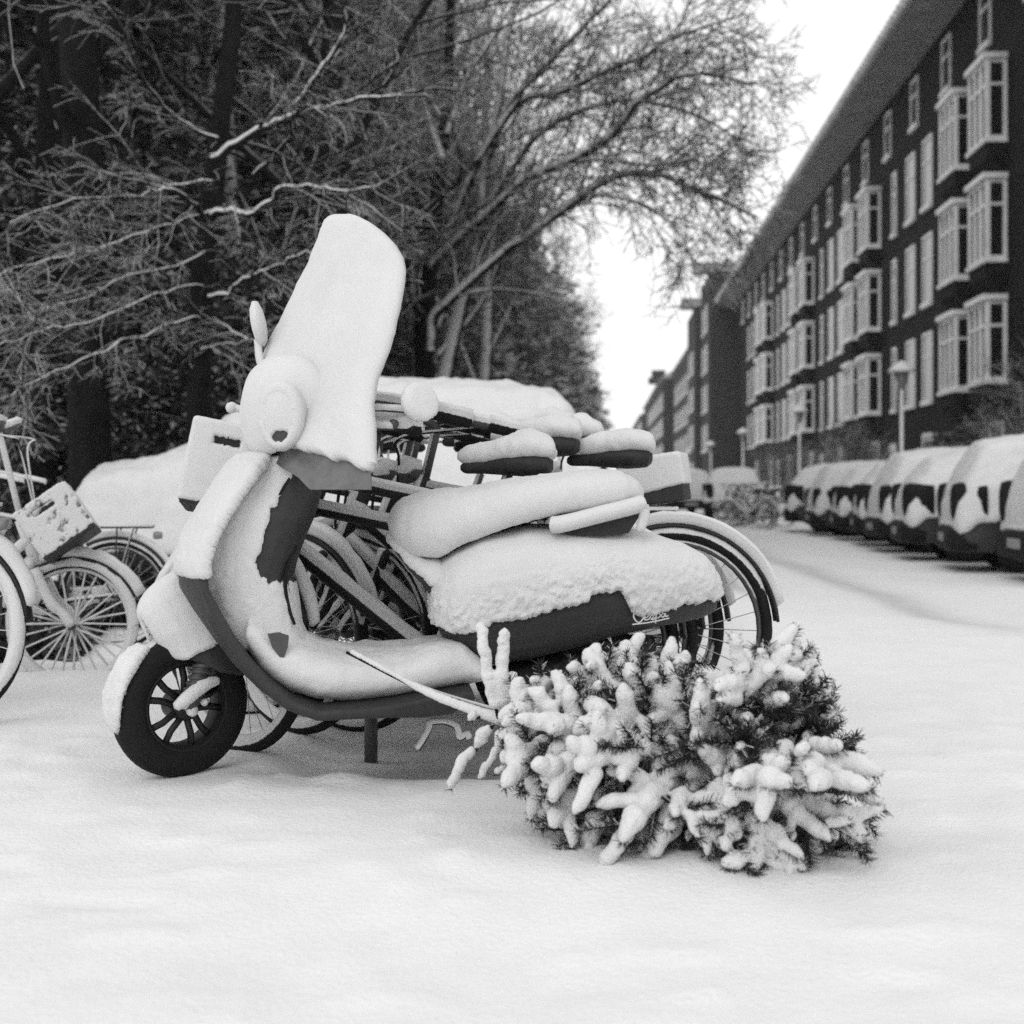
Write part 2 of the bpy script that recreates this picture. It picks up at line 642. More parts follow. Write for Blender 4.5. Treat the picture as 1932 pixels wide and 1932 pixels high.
gx = graded(-300, 300, -2.6, 2.4, 0.035)
gy = graded(-12, 450, 1.6, 5.2, 0.035, 1.05, 40.0)
XX, YY = np.meshgrid(gx, gy)
hh, lee = ground_height(XX.ravel(), YY.ravel())
b = MB()
nx, ny = len(gx), len(gy)
ff = []
for j in range(ny - 1):
    for i in range(nx - 1):
        a = j * nx + i
        ff.append([a, a + 1, a + nx + 1, a + nx])
b.add(np.stack([XX.ravel(), YY.ravel(), hh], 1), ff)
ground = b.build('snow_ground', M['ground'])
tag(ground, 'snow covered street and verge running away between trees and houses', 'ground', kind='structure')
Xr, Yr = XX.ravel(), YY.ravel()
lat = Xr - 0.0594 * Yr
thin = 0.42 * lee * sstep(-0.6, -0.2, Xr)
wob = 0.12 * np.sin(Yr * 0.35) + 0.05 * np.sin(Yr * 1.3)
trk = np.zeros_like(Xr)
trk = np.maximum(trk, 0.95 * np.exp(-((lat - 1.35 - wob) / 0.13) ** 2) * sstep(11, 14, Yr) * sstep(70, 20, Yr))
trk = np.maximum(trk, 0.55 * np.exp(-((lat - 2.45 + wob) / 0.20) ** 2) * sstep(7, 11, Yr))
trk = np.maximum(trk, 0.40 * np.exp(-((lat - 0.55 + wob) / 0.25) ** 2) * sstep(5, 9, Yr))
thin = np.maximum(thin, trk)
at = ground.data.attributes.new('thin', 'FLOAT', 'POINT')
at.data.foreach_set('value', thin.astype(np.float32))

# ------------------------------------------------------------------ street frame: lateral / along / height
SD = unit([0.0594, 1, 0])
SP_ = np.array([SD[1], -SD[0], 0])


def B3(lt, al, z):
    return SP_ * lt + SD * al + np.array([0, 0, z])


ROTS = np.array([SP_, SD, [0, 0, 1]]).T      # columns: lateral, along, up


def bbox_st(mb, l0, l1, a0, a1, z0, z1, mat=0):
    mb.box(B3((l0 + l1) / 2, (a0 + a1) / 2, (z0 + z1) / 2), (l1 - l0, a1 - a0, z1 - z0), ROTS, mat)


# ------------------------------------------------------------------ apartment block on the right
EAVE, LF = 16.8, 12.0
blk = thing('apartment_block', B3(12, 45, 0), 'long dark brick apartment block with stacked white bay windows and wide eaves', 'building')
b = MB(); bbox_st(b, LF, LF + 10, 18, 128, -0.2, EAVE)
b.build('wall', M['brick'], blk, smooth=False)
b = MB()
bbox_st(b, LF - 1.75, LF + 10.5, 17, 128.5, EAVE, EAVE + 0.12)
k = 17.2
while k < 128:                                   # boards of the soffit run across it
    bbox_st(b, LF - 1.70, LF + 0.02, k, k + 0.16, EAVE - 0.035, EAVE - 0.003)
    k += 0.42
b.build('soffit', M['soffit'], blk, smooth=False)
b = MB()
bbox_st(b, LF - 1.92, LF - 1.753, 17, 128.5, EAVE - 0.05, EAVE + 0.28)
k = 17.4
while k < 128:
    bbox_st(b, LF - 2.02, LF - 1.923, k, k + 0.12, EAVE - 0.02, EAVE + 0.25)
    k += 0.55
b.build('gutter', M['gutter'], blk, smooth=False)
b = MB()
r0 = [B3(LF - 1.7, 17, EAVE + 0.125), B3(LF + 10, 17, EAVE + 0.125), B3(LF + 5, 17, EAVE + 3.2)]
r1 = [p + SD * 111.5 for p in r0]
b.loft([r0, r1])
b.build('roof', M['snow'], blk, smooth=False)


def window_meshes(w, h, name_f='window', depth=0.06, twopane=True, transom=0.66):
    """frame ring with mullions (bars proud of the wall) and the pane behind; local axes x=along, y=out, z=up."""
    fr, pn = MB(), MB()
    t = 0.11
    def bar(x0, x1, z0, z1, y0=0.0, y1=depth):
        fr.box(((x0 + x1) / 2, (y0 + y1) / 2, (z0 + z1) / 2), (x1 - x0, y1 - y0, z1 - z0))
    bar(-w / 2, w / 2, -0.06, t, 0, depth + 0.08)
    bar(-w / 2, w / 2, h - t, h)
    bar(-w / 2, -w / 2 + t, t + .002, h - t - .002)
    bar(w / 2 - t, w / 2, t + .002, h - t - .002)
    zt = h * transom
    bar(-w / 2 + t + .002, w / 2 - t - .002, zt - 0.04, zt + 0.04, 0.005, depth - 0.01)
    if w > 1.5:
        bar(-0.04, 0.04, t + .002, zt - 0.042, 0.005, depth - 0.01)
        bar(-0.04, 0.04, zt + 0.042, h - t - .002, 0.005, depth - 0.01)
    pn.box((0, 0.012, h / 2), (w - 2 * t, 0.01, h - 2 * t))
    return fr, pn


RZ_FACADE = math.atan2(SD[1], SD[0])           # local +x along street


def mesh_only(mb, name, mat):
    o = mb.build(name, mat, None, smooth=False)
    me = o.data
    bpy.data.objects.remove(o)
    return me


_wcache = {}


def place_window(parent, lt, al, z, w, h, face='street', name='window'):
    key = (round(w, 2), round(h, 2))
    if key not in _wcache:
        fr, pn = window_meshes(w, h)
        _wcache[key] = (mesh_only(fr, 'window_frame', M['trim']), mesh_only(pn, 'pane', M['glass']))
    mf, mp_ = _wcache[key]
    # local y must point out of the wall
    rz = RZ_FACADE if face == 'street' else math.atan2(SP_[1], SP_[0]) + math.pi
    o = bpy.data.objects.new(name, mf)
    COL.objects.link(o)
    o.parent = parent
    o.location = Vector(B3(lt, al, z)) - world_loc(parent)
    o.rotation_euler = (0, 0, rz)
    q = bpy.data.objects.new('pane', mp_)
    COL.objects.link(q)
    q.parent = o
    return o


BAYW, BAYD = 2.1, 0.62
LEVELS = [0.45, 3.98, 7.56, 11.1]


def bay_mesh():
    """one bay storey: box on a tapering brick corbel, front and near side glazed. local x along, y out, z up from its sill"""
    fr, pn, bk = MB(), MB(), MB()
    W2, D, H = BAYW / 2, BAYD, 2.4
    # corbel: tapering brick base below the sill
    top = [(-W2, 0, -0.1), (W2, 0, -0.1), (W2, D - .02, -0.1), (-W2, D - .02, -0.1)]
    mid = [(-W2, 0, -0.55), (W2, 0, -0.55), (W2, D - .04, -0.5), (-W2, D - .04, -0.5)]
    bot = [(-W2 + .2, 0, -1.0), (W2 - .2, 0, -1.0), (W2 - .2, 0.05, -1.0), (-W2 + .2, 0.05, -1.0)]
    bk.loft([[np.array(p) for p in r] for r in (top, mid, bot)])
    pn.box((0, D / 2 - .04, H - .08), (BAYW - .2, D - .12, 0.1))
    def bar(x0, x1, y0, y1, z0, z1):
        fr.box(((x0 + x1) / 2, (y0 + y1) / 2, (z0 + z1) / 2), (x1 - x0, y1 - y0, z1 - z0))
    bar(-W2 - .06, W2 + .06, 0, D + .06, -0.1, 0.02)
    bar(-W2 - .08, W2 + .08, 0, D + .10, H - 0.02, H + 0.14)
    p = 0.13
    for x in (-W2, W2 - p):
        bar(x, x + p, D - p, D, 0.022, H - .022)
        bar(x, x + p, 0.0, 0.12, 0.022, H - .022)
    for k_ in (1, 2):
        x = -W2 + k_ * BAYW / 3
        bar(x - .05, x + .05, D - p + .01, D - .01, 0.022, H - .022)
    zt = H * 0.66
    for z in (0.022, zt, H - 0.14):
        bar(-W2 + p + .002, W2 - p - .002, D - 0.09, D - 0.02, z, z + 0.09)
        for x in (-W2 + .02, W2 - .09):
            bar(x, x + .07, 0.122, D - p - .002, z, z + 0.09)
    pn.box((0, D - 0.075, H / 2), (BAYW - .2, 0.012, H - .1))
    for x in (-W2 + .06, W2 - .06):
        pn.box((x, D / 2, H / 2), (0.012, D - .2, H - .1))
    return (mesh_only(fr, 'bay_frame', M['trim']), mesh_only(pn, 'pane', M['glass']), mesh_only(bk, 'corbel', M['brick']))


bay_f, bay_p, bay_c = bay_mesh()


def place_bay(parent, al, z, lt=LF, top=False):
    o = bpy.data.objects.new('bay_window', bay_f)
    COL.objects.link(o)
    o.parent = parent
    o.location = Vector(B3(lt, al, z)) - world_loc(parent)
    o.rotation_euler = (0, 0, RZ_FACADE)
    for nm, me in (('pane', bay_p), ('corbel', bay_c)):
        q = bpy.data.objects.new(nm, me)
        COL.objects.link(q)
        q.parent = o
    return o


for kmod in range(-1, 4):
    a0 = 44.9 + 19.3 * kmod
    for lv in LEVELS[1:]:
        for da in (0.0, 3.85):
            place_bay(blk, a0 + da, lv)
        if a0 + 9.3 > 36:
            place_window(blk, LF - .003, a0 + 9.3, lv - .1, 1.5, 2.6)
            place_window(blk, LF - .003, a0 + 12.2, lv - .1, 1.5, 2.6)
            place_window(blk, LF - .003, a0 + 15.3, lv - .1, 0.8, 2.6)
    for da in (0.0, 9.3):
        place_window(blk, LF - .003, a0 + da, 0.6, 1.5, 2.2)
a = 36.0
while a < 126:
    place_window(blk, LF - .003, a, 14.45, 1.3, 1.9)
    a += 5.1
for a in (60.4, 79.5, 98.7):                    # doors of the stairwells, in deep brick frames
    b = MB(); bbox_st(b, LF - .06, LF - .004, a - 0.55, a + 0.55, 0.1, 2.6)
    b.build('door', M['trim'], blk, smooth=False)

# towers and farther blocks, each a building of its own
tw = thing('gabled_corner_tower', B3(11, 132, 0), 'tall brick tower block with projecting flat cap just beyond the long block', 'building')
b = MB(); bbox_st(b, 9.7, 20, 129, 140, -0.2, 19.6); b.build('wall', M['brick_hazed'], tw, smooth=False)
b = MB(); bbox_st(b, 8.3, 20.5, 128.7, 131.5, 19.7, 20.5); b.build('roof', M['soffit'], tw, smooth=False)
for z in (4, 7.6, 11.2, 14.8):
    place_window(tw, 9.697, 133, z, 2.0, 2.4); place_window(tw, 9.697, 137, z, 1.5, 2.4)
tw2 = thing('stepped_brick_house', B3(11, 146, 0), 'brick house with a lower projecting cap, next behind the tall tower', 'building')
b = MB(); bbox_st(b, 9.15, 20, 140.1, 152, -0.2, 17.9); b.build('wall', M['brick_hazed'], tw2, smooth=False)
b = MB(); bbox_st(b, 7.9, 20.5, 140.0, 143.2, 18.0, 18.8); b.build('roof', M['soffit'], tw2, smooth=False)
for z in (1, 4.6, 8.2, 11.8):
    place_window(tw2, 9.147, 144, z, 2.0, 2.2); place_window(tw2, 9.147, 148.6, z, 1.5, 2.2)
far_specs = [(10.3, 152.5, 205, 16.3, 'far terrace of brick houses with a sloping roof line past the stepped house'),
             (9.0, 205.5, 290, 16.0, 'hazier brick terrace beyond with two small chimneys on its edge'),
             (8.5, 290.5, 420, 15.0, 'farthest pale terrace closing the street at the vanishing point')]
for (l0, a0, a1, hgt, lab) in far_specs:
    hb = thing('terraced_houses', B3(l0, a0, 0), lab, 'houses')
    b = MB(); bbox_st(b, l0, l0 + 12, a0, a1, -0.2, hgt); b.build('wall', M['brick_hazed'], hb, smooth=False)
    b = MB()
    r0 = [B3(l0 - .5, a0, hgt + .004), B3(l0 + 12, a0, hgt + .004), B3(l0 + 4, a0, hgt + 2.6)]
    b.loft([r0, [p + SD * (a1 - a0) for p in r0]]); b.build('roof', M['soffit'], hb, smooth=False)
    a = a0 + 3.5
    kk = 0
    while a < a1 - 3 and kk < 12:
        for z in (1.0, 4.6, 8.2, 11.8):
            place_window(hb, l0 - .003, a, z, 2.0, 2.3)
        a += 5.2; kk += 1
    if l0 == 9.0:
        for aa in (210, 224):
            b = MB(); bbox_st(b, 7.6, 9.5, aa, aa + 2.6, 16.6, 17.5); b.build('chimney', M['brick_hazed'], hb, smooth=False)

# ------------------------------------------------------------------ street lamps
def lamp(al, lt, label, proto=None):
    base = B3(lt, al, 0.1)
    if proto is not None:
        c = copy_tree(proto); c.location = tuple(base); tag(c, label)
        return c
    t = thing('street_lamp', base, label, 'street lamp', 'street lamps along the kerb')
    b = MB(); b.tube([base, base + [0, 0, 0.8], base + [0, 0, 0.82], base + [0, 0, 3.35]], [0.09, 0.08, 0.05, 0.045], 10)
    b.build('pole', M['lamp_pole'], t)
    b = MB(); b.disc(base + [0, 0, 3.35], [0, 0, 1], [(0.06, 0), (0.10, 0.05), (0.20, 0.42), (0.20, 0.45)], 16)
    b.build('lantern', M['lens'], t)
    b = MB(); b.disc(base + [0, 0, 3.80], [0, 0, 1], [(0.36, 0), (0.385, 0.02), (0.30, 0.10), (0.16, 0.21), (0.04, 0.30), (0.01, 0.31)], 24)
    b.build('snow_hat', M['snow'], t)
    return t


lp = lamp(39.5, 8.05, 'tallest street lamp with a snow capped cone hat, above the nearest parked cars')
for al, lab in ((60.5, 'second street lamp with snowy hat, in front of the second pair of bay windows'),
                (84, 'third street lamp, small snowy hat left of the second lamp'),
                (108, 'fourth street lamp down the row, tiny snowy hat'),
                (134, 'last visible street lamp before the far terrace')):
    lamp(al, 8.2, lab, lp)

# ------------------------------------------------------------------ cars
UPV = np.array([0, 0, 1.0])
CAR_ST = {
 'hatchback': [(0.00, .66, .62, .68, .52), (0.10, .80, .74, .80, .62), (0.6, .83, .80, .88, .64), (1.02, .85, .86, .98, .64), (1.3, .85, .88, 1.12, .62),
               (1.85, .85, .90, 1.40, .58), (2.4, .85, .91, 1.46, .60), (3.2, .85, .93, 1.44, .60), (3.62, .84, .93, 1.35, .60), (3.86, .83, .90, 1.08, .66), (3.95, .81, .78, .90, .70), (3.98, .74, .66, .74, .62)],
 'mpv': [(0.00, .68, .68, .74, .54), (0.10, .82, .80, .88, .64), (0.45, .84, .84, .93, .66), (0.80, .86, .92, 1.06, .66), (1.2, .86, .95, 1.36, .63),
         (1.6, .86, .96, 1.53, .60), (2.3, .86, .97, 1.58, .59), (3.1, .86, .99, 1.57, .63), (3.66, .86, .98, 1.50, .63), (3.86, .85, .94, 1.16, .68), (3.95, .83, .80, .92, .72), (3.98, .76, .68, .76, .64)],
}


def make_car(kind, label, group=None, t=0.05, low=0.52, name='parked_car', side=1, wind=None, front_bare=True):
    """nose at +x, origin on the ground under the middle of the car; side=+1: the side at +y is the plastered one"""
    st = CAR_ST[kind]
    L = st[-1][0]
    root = thing(name, (0, 0, 0), label, 'car', group)
    b = MB()
    rings = []
    for (x, w, zb, zt, wt) in st:
        half = [(w - .10, .25), (w, .38), (w + .01, .60), (w * .98, zb), (wt + .02, max(zt - .07, zb + .01)), (wt * .7, zt)]
        ring = [(L / 2 - x, y, z) for y, z in half] + [(L / 2 - x, 0, zt + .015)] + [(L / 2 - x, -y, z) for y, z in half[::-1]]
        rings.append([np.array(p) for p in ring])
    b.loft(rings)
    o = b.build('body', M['carpaint'], root)
    densify(o, 0.035, 4)
    wv = unit([-0.42, -0.50 * side, 0.78]) if wind is None else wind
    def mk(W, N, m0):
        nose = sstep(L / 2 - .25, L / 2 - .05, np.abs(W[:, 0]))
        lim = low + 0.07 * fbm(W, 3.0, 3, 9) + (.06 * (1 - nose) - .06 * nose if front_bare else 0.0)
        arch = np.minimum(np.hypot(W[:, 0] - (L / 2 - .72), W[:, 2] - .31), np.hypot(W[:, 0] + (L / 2 - .72), W[:, 2] - .31))
        lim = np.where((arch < .43) & (nose < .5) & front_bare, W[:, 2] + 1, lim)
        return np.where(W[:, 2] > lim, np.maximum(m0, sstep(-.80, -.40, N @ wv)), 0) * sstep(lim, lim + .05, W[:, 2])
    snowify(o, t, mk, wind=wv, clump=0.01, cf=18)
    for sx in (0.72, L - 0.72):
        for sy in (1, -1):
            b = MB(); x = L / 2 - sx; y = sy * 0.80
            b.disc(np.array([x, y, .31]), [0, sy, 0], [(0.01, -.12), (.29, -.12), (.315, -.08), (.315, .05), (.29, .075), (.19, .08), (.18, .06)], 24)
            wh = b.build('wheel', M['rubber'], root)
            b = MB(); b.disc(np.array([x, y, .31]), [0, sy, 0], [(.185, .055), (.17, .07), (.06, .075), (.01, .085)], 14)
            b.build('rim', M['steel'], wh)
    for sy in (1, -1):
        b = MB(); b.loft([superring(np.array([L / 2 - 1.28, sy * y, 1.0]), np.array([1, 0, 0]), np.array([0, 0, 1]), a_, c_, 12) for y, a_, c_ in ((.84, .05, .04), (.92, .09, .07), (1.02, .09, .07), (1.05, .05, .04))])
        mo = b.build('wing_mirror', M['paint_black'], root)
        b = MB(); b.loft([superring(np.array([L / 2 - 1.28, sy * y, 1.07]), np.array([1, 0, 0]), np.array([0, 0, 1]), a_, c_, 10) for y, a_, c_ in ((.86, .05, .02), (.94, .09, .05), (1.03, .07, .03))])
        b.build('mirror_snow', M['snow'], mo)
        b = MB(); b.loft([superring(np.array([L / 2 + d, sy * (.66 - d * .6), .62]), np.array([0, 1, 0]), UPV, a_, c_, 16, 3.2) for d, a_, c_ in ((-.25, .12, .15), (-.02, .13, .17), (.045, .11, .15), (.065, .06, .09))])
        hl_ = b.build('headlight', M['rubber'], root)
        b = MB(); b.disc(np.array([L / 2 + .060, sy * .63, .62]), [1, 0, 0], [(.05, -.01), (.05, .008), (.01, .012)], 14); b.build('lamp_glass', M['lens'], hl_)
        b = MB(); b.loft([superring(np.array([-L / 2 - d, sy * (.70 - d * .4), .84]), np.array([0, 1, 0]), UPV, a_, c_, 16, 3.2) for d, a_, c_ in ((-.30, .12, .20), (-.02, .12, .23), (.06, .10, .21), (.085, .05, .13))])
        b.build('tail_light', M['rubber'], root)
    b = MB(); b.loft([superring(np.array([L / 2 + d, 0, .36]), np.array([0, 1, 0]), np.array([0, 0, 1]), w_, h_, 24, 5) for d, w_, h_ in ((-.2, .84, .12), (-.02, .84, .13), (.09, .78, .11), (.11, .5, .06))])
    b.build('bumper', M['rubber'], root)
    b = MB(); b.loft([superring(np.array([-L / 2 - d, 0, .40]), np.array([0, 1, 0]), np.array([0, 0, 1]), w_, h_, 24, 5) for d, w_, h_ in ((-.2, .84, .15), (-.02, .84, .16), (.09, .79, .14), (.11, .5, .08))])
    b.build('bumper', M['rubber'], root)
    b = MB(); b.loft([superring(np.array([-L / 2 - .03, 0, .565 + h_]), np.array([0, 1, 0]), np.array([1, 0, 0]), w_, d_, 20, 3) for h_, w_, d_ in ((-.01, .66, .045), (.02, .64, .05), (.04, .55, .02))]); b.build('bumper_snow', M['snow'], root)
    b = MB(); b.box((-L / 2 - .122, 0, .42), (.012, .46, .10)); b.build('number_plate', M['curtain'], root, smooth=False)
    b = MB(); b.box((L / 2 + .122, 0, .38), (.012, .46, .10)); b.build('number_plate', M['curtain'], root, smooth=False)
    return root


hatch = make_car('hatchback', 'snow laden hatchback backed up to the road, third from the photo edge in the row', 'cars parked in a row across the street')
mpv = make_car('mpv', 'tall snow covered family car, its whole tail visible, second from the photo edge', 'cars parked in a row across the street')
ANG = math.atan2(SP_[1], SP_[0]) + math.radians(-4)       # heading across the street towards the verge
kids_map = {}
row = [(15.5, mpv, 'nearest snow covered car of the row, cut off by the edge of the photo', 1.02),
       (18.0, None, None, 1.0), (20.5, None, None, 1.0),
       (22.95, mpv, 'fourth car of the snowed in row, boxy and taller than the next two', .98),
       (25.4, hatch, 'fifth car of the snowed in row, with a lower rounded roof', 1.0),
       (27.85, hatch, 'sixth car of the snowed in row, half hidden by its neighbours', .97),
       (30.3, mpv, 'seventh car of the snowed in row, narrow white strip of it showing', .93),
       (32.8, hatch, 'farthest car of the slanting row, beside the heap of parked bicycles', 1.0)]
for al, src, lab, sc in row:
    if al == 18.0: c = mpv
    elif al == 20.5: c = hatch
    else:
        c = copy_tree(src); tag(c, lab)
    an = ANG + 0.06 * math.sin(al * 1.7)
    c.location = tuple(B3(4.35 + 0.15 * math.sin(al * 3), al, -0.17) + 1.98 * sc * np.array([math.cos(an), math.sin(an), 0]))
    c.rotation_euler = (0, 0, an)
    c.scale = (sc,) * 3
c = copy_tree(hatch); tag(c, 'lone snow covered car seen from behind beyond the heap of bicycles')
c.location = (7.0, 46, -0.17); c.rotation_euler = (0, 0, math.radians(80)); c.scale = (1, 1, 1.05)
c = copy_tree(mpv); tag(c, 'dark flanked car half hidden left of the lone snowy car at the road end')
c.location = (5.9, 52, -0.17); c.rotation_euler = (0, 0, math.radians(96))

left_car = make_car('mpv', 'tall car buried in snow, parked side on behind the scooter and bicycles', None, t=0.10, low=0.30, side=1, wind=unit([0.1, 0.75, 0.65]), front_bare=False)
left_car.location = (-1.36, 12.1, 0.0)
left_car.rotation_euler = (0, 0, math.radians(180 + 4))

# ------------------------------------------------------------------ trees
def perp(v, r_):
    a = unit(np.cross(v, [0, 0, 1]) if abs(v[2]) < 0.9 else np.cross(v, [1, 0, 0]))
    bq = np.cross(v, a)
    q = r_.uniform(0, 2 * math.pi)
    return a * math.cos(q) + bq * math.sin(q)


def grow(tr, tw_, p, d, r, L, lv, R, droop=0.0, up=0.12, wig=0.22, kids=(7, 7, 6), rmin=0.004, sprd=0.75):
    n = 6 if lv > 0 else 4
    pts = [np.array(p)]
    d = unit(d)
    dd = d.copy()
    for i in range(n):
        dd = unit(dd + perp(dd, R) * wig * R.random() + np.array([0, 0, up - droop * (i / n)]))
        pts.append(pts[-1] + dd * L / n)
    r1 = max(r * 0.35, rmin)
    (tr if r > 0.02 else tw_).tube(pts, [r, r1], 7 if r > 0.06 else (5 if r > 0.02 else 3), caps=False)
    if lv <= 0:
        return
    k = kids[min(lv - 1, len(kids) - 1)]
    for i in range(k):
        t = 0.22 + 0.78 * (i + R.random()) / k
        x = t * n
        j = min(int(x), n - 1)
        q = pts[j] + (pts[j + 1] - pts[j]) * (x - j)
        dl = unit(pts[j + 1] - pts[j])
        nd = unit(dl * (1 - sprd * 0.55) + perp(dl, R) * sprd)
        grow(tr, tw_, q, nd, max((r + (r1 - r) * t) * 0.55, rmin), L * (0.62 - 0.22 * t) * R.uniform(.8, 1.2), lv - 1, R, droop, up, wig, kids, rmin, sprd)


def bare_tree(label, H, r, seed, group=None, mats=('bark', 'twig'), first=0.28, nl=9, kids=(6, 6, 6), droop=0.0, lean=(0, 0), name='bare_tree', rmin=0.006, Ls=0.42):
    R = random.Random(seed)
    root = thing(name, (0, 0, 0), label, 'tree', group)
    tr, tw_ = MB(), MB()
    pts = [np.array([0, 0, -0.1])]
    dd = unit([lean[0], lean[1], 1])
    n = 9
    for i in range(n):
        dd = unit(dd + np.array([R.uniform(-.07, .07), R.uniform(-.07, .07), 0.05]))
        pts.append(pts[-1] + dd * H / n)
    tr.tube(pts, [r * 1.25, r, r * .8, r * .25], 10, caps=False)
    for i in range(nl):
        t = first + (0.97 - first) * (i + R.random() * .6) / nl
        x = t * n; j = min(int(x), n - 1)
        q = pts[j] + (pts[j + 1] - pts[j]) * (x - j)
        a = i * 2.4 + R.uniform(-.5, .5)
        el = R.uniform(0.25, 0.9) if mats[0] == 'bark_dark' and droop > 0 else R.uniform(.9, 2.2)
        nd = unit([math.cos(a), math.sin(a), el])
        grow(tr, tw_, q, nd, r * (0.5 - 0.25 * t), H * Ls * (1.05 - 0.6 * t) * R.uniform(.8, 1.15), 3, R, droop, 0.06, 0.3, kids, rmin)
    tr.build('trunk', M[mats[0]], root)
    tw_.build('crown', M[mats[1]], root)
    return root


def evergreen(label, H, rad, seed, group=None, nb=150, per=60, snowy=0.24, base=0.06, name='evergreen_tree', frost='frost', leaf=0.06, shape='cone'):
    R = np.random.RandomState(seed)
    root = thing(name, (0, 0, 0), label, 'tree', group)
    b = MB(); b.tube([(0, 0, -.1), (0.05, 0.02, H * .5), (0, 0, H * .97)], [H * .016, H * .011, .01], 8, caps=False)
    b.build('trunk', M['bark_dark'], root)
    Vs, Fs, ms = [], [], []
    n0 = 0
    for i in range(nb):
        t = base + (0.97 - base) * (i + R.rand()) / nb
        if shape == 'cone':
            rr = rad * (1 - t) ** 0.75 * R.uniform(.65, 1.15)
        else:
            rr = rad * math.sqrt(max(0.03, 1 - ((t - .5) / .52) ** 2)) * R.uniform(.55, 1.15)
        a = R.rand() * 2 * math.pi
        up = R.uniform(-.15, .35)
        k = int(per * (0.35 + rr / rad))
        u = R.rand(k) ** 0.6
        cx = np.cos(a) * rr * u; cy = np.sin(a) * rr * u
        cz = t * H + rr * (up * u - 0.35 * u * u)
        w = rr * 0.20 * (1 - u * .5)
        jx = R.randn(k) * w; jy = R.randn(k) * w; jz = R.randn(k) * w * .45
        C = np.stack([cx + jx, cy + jy, cz + jz], 1)
        A = R.randn(k, 3) * [1, 1, .5] + np.array([math.cos(a), math.sin(a), 0]) * 1.2
        A /= np.linalg.norm(A, axis=1)[:, None]
        Bv = np.cross(A, R.randn(k, 3)); Bv /= np.linalg.norm(Bv, axis=1)[:, None]
        s = leaf * R.uniform(.6, 1.4, k)
        A = A * s[:, None]; Bv = Bv * (s * .38)[:, None]
        V = np.stack([C - A, C - Bv, C + A, C + Bv], 1).reshape(-1, 3)
        snow = (R.rand(k) < snowy * (0.3 + 1.7 * (jz > 0))).astype(int)
        # snow lies flat on the upper side of a bough
        Vs.append(V)
        f = (np.arange(k) * 4)[:, None] + np.arange(4)[None, :] + n0
        Fs += f.tolist(); ms += snow.tolist()
        n0 += 4 * k
    b = MB()
    b.v = [np.vstack(Vs)]; b.f = Fs; b.m = ms; b.s = [np.zeros(n0)]; b.n = n0
    b.build('crown', [M['needle_hazed' if frost == 'frost_far' else 'needle'], M[frost]], root, smooth=False)
    return root


def put(o, x, y, z=0.0, rz=0.0, sc=1.0):
    o.location = (x, y, z); o.rotation_euler = (0, 0, rz)
    o.scale = (sc, sc, sc) if np.isscalar(sc) else sc
    return o


def at_px(px, Y):
    return (px - CX) * Y / F


